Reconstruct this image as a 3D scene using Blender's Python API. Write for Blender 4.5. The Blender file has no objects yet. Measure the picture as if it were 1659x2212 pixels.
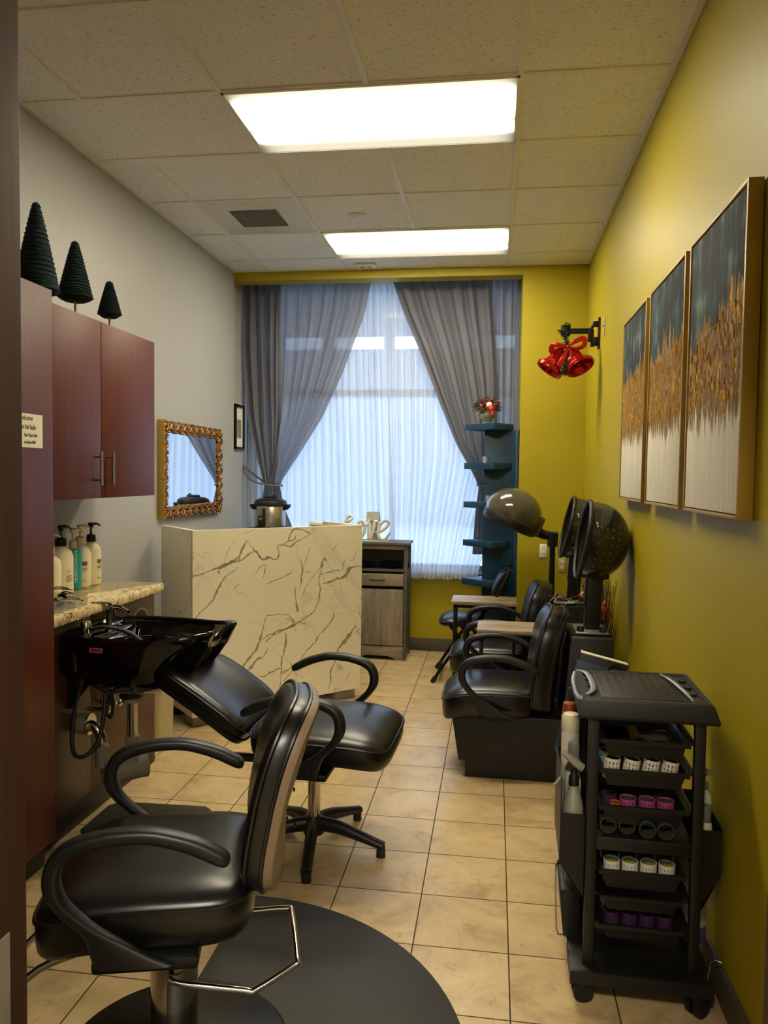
import bpy, bmesh, math, random
from mathutils import Vector, Matrix, noise
from math import sin, cos, pi, radians as R
random.seed(7)
S = bpy.context.scene
COL = S.collection

# ------------------------------------------------------------------ camera
H = 1.4365
YAW, PITCH, ROLL = -0.142, -0.0477, 0.0134
cam_d = bpy.data.cameras.new('camera'); cam = bpy.data.objects.new('camera', cam_d); COL.objects.link(cam)
_f = Vector((sin(YAW)*cos(PITCH), cos(YAW)*cos(PITCH), sin(PITCH)))
_r = Vector((cos(YAW), -sin(YAW), 0)); _u = _r.cross(_f)
_r2 = _r*cos(ROLL)+_u*sin(ROLL); _u2 = -_r*sin(ROLL)+_u*cos(ROLL)
_m = Matrix((_r2, _u2, -_f)).transposed().to_4x4(); _m.translation = (0, 0, H)
cam.matrix_world = _m
cam_d.sensor_fit = 'VERTICAL'; cam_d.sensor_height = 24.0
cam_d.lens = 1669.2/2212*24.0
cam_d.clip_start = 0.05
S.camera = cam

# ------------------------------------------------------------------ view, world, lights
S.view_settings.view_transform = 'Standard'
S.view_settings.look = 'None'
S.view_settings.exposure = 1.0
S.view_settings.gamma = 1.0
S.view_settings.use_curve_mapping = False
LAMP = 15.0           # strength of the ceiling diffusers
SKY = 4.2
try:
    S.cycles.use_denoising = True
    S.cycles.denoiser = 'OPENIMAGEDENOISE'
    S.cycles.sample_clamp_indirect = 4.0
    S.cycles.max_bounces = 10
    S.cycles.transparent_max_bounces = 24
    S.cycles.transmission_bounces = 8
    S.cycles.caustics_reflective = False
    S.cycles.caustics_refractive = False
    S.cycles.blur_glossy = 0.5
except Exception:
    pass
W = bpy.data.worlds.new('world'); S.world = W; W.use_nodes = True
bg = W.node_tree.nodes['Background']; bg.inputs[0].default_value = (0.58, 0.76, 1.0, 1); bg.inputs[1].default_value = SKY

XL, XR, YB, CZ = -2.0346, 0.6482, 5.85, 2.9978
YW = 6.31
G = 0.6096; GX, GY = 0.0694, 3.1124

pl = bpy.data.lights.new('window_sky_portal', 'AREA'); pl.shape = 'RECTANGLE'; pl.size = 2.3; pl.size_y = 2.5
pl.cycles.is_portal = True
po = bpy.data.objects.new('window_sky_portal', pl); COL.objects.link(po); po.location = (-0.93, YW+0.14, 1.85); po.rotation_euler = (R(-90), 0, 0)
# added fill light, unseen behind the camera, brightens room and ceiling
cl = bpy.data.lights.new('corridor_fill', 'AREA'); cl.shape = 'RECTANGLE'; cl.size = 1.0; cl.size_y = 0.5; cl.energy = 55; cl.color = (1.0, 0.90, 0.72)
co = bpy.data.objects.new('corridor_fill', cl); COL.objects.link(co); co.location = (0.1, -0.5, 2.66)

# ------------------------------------------------------------------ materials
def new_mat(name):
    m = bpy.data.materials.new(name); m.use_nodes = True
    nt = m.node_tree; b = nt.nodes['Principled BSDF']
    return m, nt, b
def N(nt, t, **kw):
    n = nt.nodes.new(t)
    for k, v in kw.items():
        if k.startswith('i_'):
            n.inputs[k[2:].replace('_', ' ')].default_value = v
        else: setattr(n, k, v)
    return n
def L(nt, a, b): nt.links.new(a, b)
def rgb(r, g, b):
    f = lambda c: c/12.92 if c <= .04045 else ((c+.055)/1.055)**2.4
    return (f(r/255), f(g/255), f(b/255), 1)
def mth(nt, op, a, b=None, c=None, clamp=False):
    n = nt.nodes.new('ShaderNodeMath'); n.operation = op; n.use_clamp = clamp
    for i, v in enumerate((a, b, c)):
        if v is None: continue
        if isinstance(v, (int, float)): n.inputs[i].default_value = v
        else: nt.links.new(v, n.inputs[i])
    return n.outputs[0]
def mixc(nt, fac, a, b, mode='MIX'):
    n = nt.nodes.new('ShaderNodeMix'); n.data_type = 'RGBA'; n.blend_type = mode
    for idx, v in ((0, fac), (6, a), (7, b)):
        if isinstance(v, (int, float)): n.inputs[idx].default_value = v
        elif isinstance(v, tuple): n.inputs[idx].default_value = v
        else: nt.links.new(v, n.inputs[idx])
    return n.outputs[2]
def coord(nt, kind='Object', scale=(1, 1, 1), loc=(0, 0, 0), rot=(0, 0, 0)):
    tc = nt.nodes.new('ShaderNodeTexCoord'); mp = nt.nodes.new('ShaderNodeMapping')
    mp.inputs['Scale'].default_value = scale; mp.inputs['Location'].default_value = loc; mp.inputs['Rotation'].default_value = rot
    nt.links.new(tc.outputs[kind], mp.inputs[0]); return mp.outputs[0]
def noise_t(nt, vec, scale, detail=4, rough=.5, dist=0):
    n = N(nt, 'ShaderNodeTexNoise'); n.inputs['Scale'].default_value = scale; n.inputs['Detail'].default_value = detail
    n.inputs['Roughness'].default_value = rough; n.inputs['Distortion'].default_value = dist
    nt.links.new(vec, n.inputs['Vector']); return n.outputs[0]
def ramp(nt, fac, stops):
    n = N(nt, 'ShaderNodeValToRGB'); e = n.color_ramp.elements
    while len(e) < len(stops): e.new(.5)
    for i, (p, c) in enumerate(stops): e[i].position = p; e[i].color = c
    nt.links.new(fac, n.inputs[0]); return n.outputs[0]
def bump(nt, b, h, s=.2, d=.01):
    n = N(nt, 'ShaderNodeBump'); n.inputs['Strength'].default_value = s; n.inputs['Distance'].default_value = d
    nt.links.new(h, n.inputs['Height']); nt.links.new(n.outputs[0], b.inputs['Normal'])
def pm(name, col, rough=.5, metal=0, var=.12, vscale=12, bmp=0, coat=0, spec=.5, trans=0, ior=1.45, alpha=None, emit=0):
    """plain material with slight procedural variation"""
    m, nt, b = new_mat(name)
    v = coord(nt)
    nz = noise_t(nt, v, vscale)
    c2 = tuple(x*(1-var) for x in col[:3])+(1,)
    L(nt, mixc(nt, nz, col, c2), b.inputs['Base Color'])
    b.inputs['Roughness'].default_value = rough; b.inputs['Metallic'].default_value = metal
    b.inputs['Specular IOR Level'].default_value = spec; b.inputs['Coat Weight'].default_value = coat
    b.inputs['Transmission Weight'].default_value = trans; b.inputs['IOR'].default_value = ior
    if bmp: bump(nt, b, noise_t(nt, v, vscale*18, 3), bmp, .002)
    if alpha is not None: b.inputs['Alpha'].default_value = alpha
    return m
M = {}
M['wall_yellow'] = pm('yellow_green_paint', rgb(164, 148, 24), .5, var=.05, vscale=2, bmp=.12, spec=.4)
M['wall_grey'] = pm('grey_paint', rgb(166, 165, 162), .5, var=.04, vscale=2, bmp=.12)
M['black_leather'] = pm('black_vinyl', rgb(13, 12, 12), .31, var=.25, vscale=6, bmp=.06, spec=.55)
M['black_plastic'] = pm('black_plastic', rgb(18, 17, 16), .42, var=.2, bmp=.05)
M['black_gloss'] = pm('black_gloss', rgb(5, 5, 6), .06, var=.1, coat=.6)
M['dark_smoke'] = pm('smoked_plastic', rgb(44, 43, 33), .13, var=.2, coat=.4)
M['grey_dome'] = pm('grey_dome_plastic', rgb(76, 71, 60), .16, var=.1, coat=.4)
M['black_metal'] = pm('black_metal', rgb(14, 14, 15), .4, .3)
M['cart_plastic'] = pm('cart_plastic', rgb(15, 15, 12), .46, var=.15, bmp=.1)
M['laminate_black'] = pm('black_laminate', rgb(17, 16, 15), .5, var=.1)
M['chrome'] = pm('chrome', rgb(205, 200, 190), .12, 1.0, var=.12)
M['brushed'] = pm('brushed_steel', rgb(178, 174, 164), .3, 1.0, var=.15)
M['pvc'] = pm('grey_pipe', rgb(120, 116, 98), .5)
M['rubber'] = pm('black_rubber', rgb(18, 18, 18), .5)
M['mat_rubber'] = pm('mat_rubber', rgb(42, 40, 36), .55, var=.1, bmp=.3, vscale=20)
M['cove'] = pm('cove_base', rgb(84, 76, 62), .5)
M['cove_black'] = pm('cove_base_black', rgb(22, 20, 17), .45)
M['white_plastic'] = pm('white_plastic', rgb(232, 228, 214), .35)
M['cream_plastic'] = pm('cream_plastic', rgb(226, 216, 186), .4)
M['white_metal'] = pm('white_metal', rgb(226, 222, 212), .3)
M['grille'] = pm('grille_grey', rgb(132, 130, 122), .5)
M['tbar'] = pm('tbar_white', rgb(240, 236, 222), .5)
M['window_frame'] = pm('window_frame', rgb(120, 124, 130), .45)
M['mirror'] = pm('mirror_glass', rgb(238, 240, 240), .01, 1.0, var=0)
M['gold_frame'] = pm('antique_gold', rgb(176, 128, 74), .32, .75, var=.45, vscale=30)
M['gold_wood'] = pm('gold_wood', rgb(166, 132, 48), .4, .15, var=.15, vscale=20)
M['tree_yarn'] = pm('dark_green_yarn', rgb(14, 42, 44), .95, var=.3, vscale=40, bmp=.6)
M['brass'] = pm('brass', rgb(196, 150, 80), .3, .9)
M['paper'] = pm('paper', rgb(236, 226, 200), .7, var=.04)
M['ink'] = pm('dark_ink', rgb(52, 42, 34), .7)
M['ink_brown'] = pm('brown_ink', rgb(120, 100, 64), .7)
M['ink_white'] = pm('white_ink', rgb(225, 238, 232), .6)
M['teal_bottle'] = pm('teal_plastic', rgb(0, 150, 144), .35)
M['white_bottle'] = pm('cream_bottle', rgb(244, 234, 200), .38, var=.03)
M['blue_shelf'] = pm('teal_blue_paint', rgb(16, 56, 84), .45, var=.06)
M['red_foil'] = pm('red_foil', rgb(196, 34, 26), .2, .8, var=.25, vscale=14)
M['ribbon'] = pm('red_ribbon', rgb(214, 44, 40), .22, .6, var=.3, vscale=30)
M['pine'] = pm('pine_green', rgb(36, 66, 40), .7, var=.4, vscale=60)
M['red_berry'] = pm('red_berry', rgb(170, 24, 40), .25, var=.2)
M['red_bright'] = pm('red_fabric', rgb(232, 66, 56), .5, var=.2)
M['ornament'] = pm('cream_ornament', rgb(232, 222, 180), .5)
M['cone_brown'] = pm('pine_cone', rgb(96, 78, 62), .7, var=.5, vscale=60)
M['pot_glaze'] = pm('green_grey_glaze', rgb(150, 150, 132), .3, var=.2)
M['twig'] = pm('dry_twig', rgb(70, 50, 30), .8, var=.4, vscale=40)
M['roller_white'] = pm('roller_white', rgb(226, 220, 200), .45)
M['roller_pink'] = pm('roller_pink', rgb(170, 70, 122), .45)
M['roller_orange'] = pm('roller_orange', rgb(226, 96, 26), .45)
M['roller_blue'] = pm('roller_blue', rgb(130, 178, 190), .45)
M['roller_yellow'] = pm('roller_yellow', rgb(190, 180, 40), .45)
M['roller_purple'] = pm('roller_purple', rgb(66, 34, 72), .45)
M['roller_dark'] = pm('roller_dark', rgb(60, 66, 56), .45)
M['beige_shell'] = pm('beige_shell', rgb(118, 100, 78), .45, var=.08)
M['rope'] = pm('grey_rope', rgb(120, 116, 114), .8)
M['steel_grey'] = pm('steel_grey', rgb(150, 148, 140), .35, .6)
M['silver_bottle'] = pm('silver_bottle', rgb(168, 162, 146), .34, .25)
M['silver_cart'] = pm('silver_handle', rgb(170, 178, 190), .3, .5)
M['book_green'] = pm('book_green', rgb(36, 84, 52), .5)
M['book_blue'] = pm('book_blue', rgb(40, 60, 84), .45)
M['book_black'] = pm('book_black', rgb(26, 26, 28), .5)
M['copper_can'] = pm('copper_can', rgb(170, 84, 50), .35, .4)
M['purple_liquid'] = pm('purple_plastic', rgb(96, 92, 140), .4)
M['grey_white'] = pm('frosted_white', rgb(206, 204, 190), .45)
M['clear'] = pm('clear_acrylic', rgb(235, 238, 235), .05, trans=1.0, var=0, ior=1.2)
M['clear_cap'] = pm('clear_cap', rgb(170, 172, 166), .12, trans=.6, var=0)
M['desk_foot'] = pm('grey_block', rgb(150, 146, 134), .6)
M['wood_dark_edge'] = pm('cabinet_edge', rgb(84, 80, 75), .55, var=.2)
M['house_pink'] = pm('house_wall', rgb(190, 166, 168), .6)
M['house_roof'] = pm('house_roof', rgb(150, 146, 140), .6)
M['pavement'] = pm('pavement', rgb(190, 190, 188), .8)
M['outside_wall'] = pm('outside_wall', rgb(150, 155, 165), .8)
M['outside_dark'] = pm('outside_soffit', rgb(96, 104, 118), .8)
M['amber'] = pm('wall_plate', rgb(186, 172, 140), .5)
M['switch'] = pm('device_plate', rgb(230, 226, 212), .4)
M['purple_plate'] = pm('black_plate', rgb(44, 44, 62), .12)

def mat_ceiling():
    m, nt, b = new_mat('acoustic_tile')
    v = coord(nt)
    n1 = noise_t(nt, v, 80, 3, .6); n2 = noise_t(nt, v, 30, 3)
    sp = mth(nt, 'GREATER_THAN', mth(nt, 'ADD', n1, mth(nt, 'MULTIPLY', n2, .25)), .752)
    base = mixc(nt, noise_t(nt, v, 1.2), rgb(243, 241, 238), rgb(236, 234, 230))
    L(nt, mixc(nt, mth(nt, 'MULTIPLY', sp, .5), base, rgb(150, 138, 116)), b.inputs['Base Color'])
    b.inputs['Roughness'].default_value = .9
    bump(nt, b, n1, .25, .003); return m
M['ceiling'] = mat_ceiling()
def mat_floor():
    m, nt, b = new_mat('beige_tile')
    s = .28986
    tc = nt.nodes.new('ShaderNodeTexCoord'); sx = nt.nodes.new('ShaderNodeSeparateXYZ'); L(nt, tc.outputs['Object'], sx.inputs[0])
    gx = mth(nt, 'DIVIDE', mth(nt, 'ADD', sx.outputs[0], .2213+29*s), s)
    gy = mth(nt, 'DIVIDE', mth(nt, 'ADD', sx.outputs[1], -2.0063+29*s), s)
    def edge(g):
        f = mth(nt, 'FRACT', g); return mth(nt, 'MINIMUM', f, mth(nt, 'SUBTRACT', 1, f))
    e = mth(nt, 'MINIMUM', edge(gx), edge(gy))
    grout = mth(nt, 'LESS_THAN', e, .0075)
    cx = nt.nodes.new('ShaderNodeCombineXYZ'); L(nt, mth(nt, 'FLOOR', gx), cx.inputs[0]); L(nt, mth(nt, 'FLOOR', gy), cx.inputs[1])
    wn = nt.nodes.new('ShaderNodeTexWhiteNoise'); L(nt, cx.outputs[0], wn.inputs['Vector'])
    v = coord(nt)
    va = nt.nodes.new('ShaderNodeVectorMath'); va.operation = 'MULTIPLY_ADD'; va.inputs[1].default_value = (5, 5, 5)
    L(nt, wn.outputs['Color'], va.inputs[0]); L(nt, v, va.inputs[2])
    n1 = noise_t(nt, va.outputs[0], 5, 6, .65, .8); n2 = noise_t(nt, va.outputs[0], 26, 5, .7, 1.5)
    c = ramp(nt, n1, [(.3, rgb(154, 130, 92)), (.5, rgb(188, 164, 120)), (.72, rgb(208, 184, 140))])
    c = mixc(nt, mth(nt, 'MULTIPLY', mth(nt, 'GREATER_THAN', n2, .61), .35), c, rgb(128, 98, 62))
    c = mixc(nt, mth(nt, 'MULTIPLY', wn.outputs['Value'], .12), c, rgb(180, 150, 100))
    L(nt, mixc(nt, grout, c, rgb(62, 44, 26)), b.inputs['Base Color'])
    L(nt, mth(nt, 'ADD', .3, mth(nt, 'MULTIPLY', grout, .5)), b.inputs['Roughness'])
    bump(nt, b, mth(nt, 'SUBTRACT', 1, grout), .35, .004); return m
M['floor'] = mat_floor()
def mat_wood(name, dark, light, axis='z', scale=9, rough=.38, stretch=14, contrast=1, spec=.5):
    m, nt, b = new_mat(name)
    sc = {'z': (stretch, stretch, 1), 'x': (1, stretch, stretch), 'y': (stretch, 1, stretch)}[axis]
    v = coord(nt, scale=sc)
    n1 = noise_t(nt, v, scale*.35, 6, .6, .6); n2 = noise_t(nt, v, scale*1.6, 3, .7)
    f = mth(nt, 'ADD', mth(nt, 'MULTIPLY', n1, .75), mth(nt, 'MULTIPLY', n2, .3))
    L(nt, ramp(nt, f, [(.5-.2/contrast, dark), (.5+.2/contrast, light)]), b.inputs['Base Color'])
    b.inputs['Roughness'].default_value = rough
    bump(nt, b, f, .08, .003); b.inputs['Specular IOR Level'].default_value = spec; return m
M['mahogany'] = mat_wood('mahogany_laminate', rgb(66, 26, 14), rgb(92, 40, 24), 'z', 9, .45, spec=.28)
M['brown_panel'] = mat_wood('brown_laminate', rgb(60, 32, 18), rgb(78, 44, 26), 'z', 9, .4)
M['jamb'] = mat_wood('door_jamb_wood', rgb(46, 28, 18), rgb(60, 38, 25), 'z', 7, .6, spec=.15)
M['rustic_v'] = mat_wood('rustic_oak_upright', rgb(66, 59, 52), rgb(160, 145, 122), 'z', 6, .55, 7, .9)
M['rustic_h'] = mat_wood('rustic_oak_flat', rgb(70, 63, 55), rgb(156, 140, 118), 'x', 6, .55, 7, .9)
M['table_wood'] = mat_wood('ash_laminate', rgb(96, 78, 60), rgb(172, 152, 126), 'x', 5, .4, 9, 1.3)
def mat_marble():
    m, nt, b = new_mat('white_marble_laminate')
    v = coord(nt, rot=(0, R(38), 0))
    w = N(nt, 'ShaderNodeTexNoise'); w.inputs['Scale'].default_value = 2.2; w.inputs['Detail'].default_value = 5; L(nt, v, w.inputs['Vector'])
    va = nt.nodes.new('ShaderNodeVectorMath'); va.operation = 'MULTIPLY_ADD'; va.inputs[1].default_value = (.34, .34, .34)
    L(nt, w.outputs['Color'], va.inputs[0]); L(nt, v, va.inputs[2])
    mp = nt.nodes.new('ShaderNodeMapping'); mp.inputs['Scale'].default_value = (1.15, 1, .36); L(nt, va.outputs[0], mp.inputs[0])
    def vein(scale, width, seed):
        mp2 = nt.nodes.new('ShaderNodeMapping'); mp2.inputs['Location'].default_value = (seed, seed*.7, seed*1.3); L(nt, mp.outputs[0], mp2.inputs[0])
        n = noise_t(nt, mp2.outputs[0], scale, 3, .45)
        d = mth(nt, 'ABSOLUTE', mth(nt, 'SUBTRACT', n, .5))
        mask = noise_t(nt, mp2.outputs[0], scale*.9, 2)
        wdt = mth(nt, 'MULTIPLY', width, mth(nt, 'MAXIMUM', mth(nt, 'MULTIPLY', mth(nt, 'SUBTRACT', mask, .44), 7), .02))
        return mth(nt, 'SUBTRACT', 1, mth(nt, 'DIVIDE', d, wdt), clamp=True)
    a = vein(1.7, .0105, 3.1); c = vein(3.6, .006, 9.4)
    f = mth(nt, 'MAXIMUM', mth(nt, 'MULTIPLY', a, .16), mth(nt, 'MULTIPLY', c, .45))
    cl_ = noise_t(nt, v, 2.0, 3)
    base = mixc(nt, cl_, rgb(240, 230, 202), rgb(228, 218, 188))
    col = mixc(nt, f, base, rgb(128, 118, 90))
    tc = nt.nodes.new('ShaderNodeTexCoord'); sx = nt.nodes.new('ShaderNodeSeparateXYZ'); L(nt, tc.outputs['Object'], sx.inputs[0])
    seam = mth(nt, 'LESS_THAN', mth(nt, 'ABSOLUTE', mth(nt, 'SUBTRACT', sx.outputs[2], .565)), .0012)
    L(nt, mixc(nt, mth(nt, 'MULTIPLY', seam, .35), col, rgb(150, 138, 108)), b.inputs['Base Color'])
    b.inputs['Roughness'].default_value = .3; return m
M['marble'] = mat_marble()
M['vein'] = pm('marble_vein', rgb(166, 156, 124), .3, var=.35, vscale=30)
def mat_granite():
    m, nt, b = new_mat('granite')
    v = coord(nt); n1 = noise_t(nt, v, 34, 5, .7, 1.0); n2 = noise_t(nt, v, 90, 3, .6)
    c = ramp(nt, n1, [(.36, rgb(96, 72, 44)), (.45, rgb(190, 166, 120)), (.6, rgb(226, 208, 162)), (.75, rgb(200, 180, 140))])
    L(nt, mixc(nt, mth(nt, 'MULTIPLY', mth(nt, 'GREATER_THAN', n2, .6), .5), c, rgb(120, 98, 70)), b.inputs['Base Color'])
    b.inputs['Roughness'].default_value = .12; return m
M['granite'] = mat_granite()
def mat_cloth(name, col, transp, transl, fold=0):
    m, nt, b = new_mat(name)
    nt.nodes.remove(b)
    out = nt.nodes['Material Output']
    v = coord(nt)
    wv = noise_t(nt, coord(nt, scale=(1, 1, .3)), 25, 2)
    d = N(nt, 'ShaderNodeBsdfDiffuse'); t = N(nt, 'ShaderNodeBsdfTranslucent'); tr = N(nt, 'ShaderNodeBsdfTransparent')
    c2 = tuple(x*.93 for x in col[:3])+(1,)
    cc = mixc(nt, wv, col, c2)
    L(nt, cc, d.inputs[0]); L(nt, cc, t.inputs[0])
    m1 = N(nt, 'ShaderNodeMixShader'); m1.inputs[0].default_value = transl; L(nt, d.outputs[0], m1.inputs[1]); L(nt, t.outputs[0], m1.inputs[2])
    m2 = N(nt, 'ShaderNodeMixShader'); m2.inputs[0].default_value = transp; L(nt, m1.outputs[0], m2.inputs[1]); L(nt, tr.outputs[0], m2.inputs[2])
    L(nt, m2.outputs[0], out.inputs[0]); return m
M['sheer'] = mat_cloth('white_sheer', rgb(222, 224, 228), .17, .5)
M['drape'] = mat_cloth('grey_drape', rgb(146, 144, 150), .14, .45)
M['drape_dense'] = mat_cloth('grey_drape_dense', rgb(118, 116, 120), .02, .28)
def mat_glass():
    m, nt, b = new_mat('window_glass'); nt.nodes.remove(b); out = nt.nodes['Material Output']
    g = N(nt, 'ShaderNodeBsdfGlossy'); g.inputs['Roughness'].default_value = .02; tr = N(nt, 'ShaderNodeBsdfTransparent'); tr.inputs[0].default_value = (.9, .95, 1, 1)
    mx = N(nt, 'ShaderNodeMixShader'); mx.inputs[0].default_value = .06
    L(nt, tr.outputs[0], mx.inputs[1]); L(nt, g.outputs[0], mx.inputs[2]); L(nt, mx.outputs[0], out.inputs[0]); return m
M['glass'] = mat_glass()
def mat_thin(name, col, fac, rough=.05):
    m, nt, b = new_mat(name); out = nt.nodes['Material Output']
    b.inputs['Base Color'].default_value = col; b.inputs['Roughness'].default_value = rough; b.inputs['Coat Weight'].default_value = .5
    tr = N(nt, 'ShaderNodeBsdfTransparent'); mx = N(nt, 'ShaderNodeMixShader'); mx.inputs[0].default_value = fac
    tr.inputs[0].default_value = tuple(.5+.5*x for x in col[:3])+(1,)
    L(nt, b.outputs[0], mx.inputs[1]); L(nt, tr.outputs[0], mx.inputs[2]); L(nt, mx.outputs[0], out.inputs[0]); return m
M['smoke_hood'] = mat_thin('smoked_hood', rgb(62, 60, 46), .46)
M['clear_thin'] = mat_thin('clear_acrylic_tray', rgb(235, 235, 230), .93)
M['glass_cup'] = mat_thin('glass_cup', rgb(190, 196, 200), .6)
M['gold_leaf'] = pm('gold_leaf', rgb(246, 196, 84), .3, .6, var=.3, vscale=60)
M['film'] = mat_thin('clear_wrap', rgb(200, 200, 200), .7)
def mat_diffuser():
    m, nt, b = new_mat('lit_diffuser'); nt.nodes.remove(b); out = nt.nodes['Material Output']
    tc = nt.nodes.new('ShaderNodeTexCoord'); sx = nt.nodes.new('ShaderNodeSeparateXYZ'); L(nt, tc.outputs['Object'], sx.inputs[0])
    # object space: x along tubes (+-.6), y across (+-.3)
    def g(y0, w):
        d = mth(nt, 'DIVIDE', mth(nt, 'SUBTRACT', sx.outputs[1], y0), w)
        return mth(nt, 'EXPONENT', mth(nt, 'MULTIPLY', mth(nt, 'MULTIPLY', d, d), -1))
    t = mth(nt, 'ADD', g(-.08, .075), mth(nt, 'MULTIPLY', g(.14, .035), .35))
    ex = mth(nt, 'SUBTRACT', 1, mth(nt, 'POWER', mth(nt, 'DIVIDE', mth(nt, 'ABSOLUTE', sx.outputs[0]), .6), 14), clamp=True)
    t = mth(nt, 'MULTIPLY', mth(nt, 'ADD', mth(nt, 'MULTIPLY', t, 1.6), .018), mth(nt, 'ADD', .12, mth(nt, 'MULTIPLY', ex, .88)))
    e = N(nt, 'ShaderNodeEmission'); e.inputs[0].default_value = (1.0, .90, .67, 1)
    L(nt, mth(nt, 'MULTIPLY', t, LAMP*1.75), e.inputs[1]); L(nt, e.outputs[0], out.inputs[0]); return m
M['diffuser'] = mat_diffuser()
def mat_painting(name, seed, a_top, slope):
    m, nt, b = new_mat(name)
    tc = nt.nodes.new('ShaderNodeTexCoord'); sx = nt.nodes.new('ShaderNodeSeparateXYZ'); L(nt, tc.outputs['Object'], sx.inputs[0])
    z = mth(nt, 'DIVIDE', sx.outputs[2], .85)     # 0 bottom .. 1 top
    y = sx.outputs[1]                            # + away from the door
    st = coord(nt, scale=(1, 20, 1.8), loc=(seed, seed, seed)); fine = coord(nt, scale=(1, 60, 4), loc=(seed, 2, seed)); v = coord(nt, loc=(seed, seed, 0))
    ns = noise_t(nt, st, 1.0, 3, .6); nf = noise_t(nt, fine, 1.0, 3, .6)
    edge = mth(nt, 'ADD', mth(nt, 'ADD', a_top, mth(nt, 'MULTIPLY', y, -slope)), mth(nt, 'ADD', mth(nt, 'MULTIPLY', mth(nt, 'SUBTRACT', ns, .5), .42), mth(nt, 'MULTIPLY', mth(nt, 'SUBTRACT', nf, .5), .24)))
    gold_top = mth(nt, 'LESS_THAN', z, edge)
    low = mth(nt, 'ADD', .345, mth(nt, 'ADD', mth(nt, 'MULTIPLY', mth(nt, 'SUBTRACT', nf, .5), .3), mth(nt, 'MULTIPLY', mth(nt, 'SUBTRACT', ns, .5), .1)))
    white = mth(nt, 'DIVIDE', mth(nt, 'SUBTRACT', low, z), .03, clamp=True)
    sk = noise_t(nt, st, .9, 5, .7); dd = noise_t(nt, v, 9, 4)
    teal = ramp(nt, mth(nt, 'ADD', mth(nt, 'MULTIPLY', sk, .6), mth(nt, 'MULTIPLY', dd, .4)), [(.41, rgb(6, 10, 16)), (.475, rgb(14, 30, 38)), (.53, rgb(32, 56, 60)), (.61, rgb(98, 112, 104))])
    fl = noise_t(nt, coord(nt, scale=(1, 52, 13), loc=(seed, 5, 1)), 1.1, 6, .75, 1.6)
    flake = mth(nt, 'GREATER_THAN', fl, .55)
    sand = mixc(nt, noise_t(nt, fine, 1.1, 3), rgb(186, 146, 100), rgb(112, 78, 44))
    gcol = mixc(nt, flake, sand, rgb(240, 190, 70))
    wcol = mixc(nt, noise_t(nt, fine, .8, 3), rgb(236, 230, 214), rgb(196, 188, 170))
    c = mixc(nt, gold_top, teal, gcol); c = mixc(nt, white, c, wcol)
    L(nt, c, b.inputs['Base Color'])
    notw = mth(nt, 'MULTIPLY', gold_top, mth(nt, 'SUBTRACT', 1, white))
    gl = mth(nt, 'MULTIPLY', notw, flake)
    L(nt, mth(nt, 'MULTIPLY', gl, .45), b.inputs['Metallic'])
    L(nt, mth(nt, 'SUBTRACT', .8, mth(nt, 'MULTIPLY', gl, .5)), b.inputs['Roughness']); b.inputs['Specular IOR Level'].default_value = .25
    bump(nt, b, mth(nt, 'ADD', mth(nt, 'MULTIPLY', fl, notw), mth(nt, 'MULTIPLY', sk, .12)), 1.0, .02)
    return m

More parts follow.
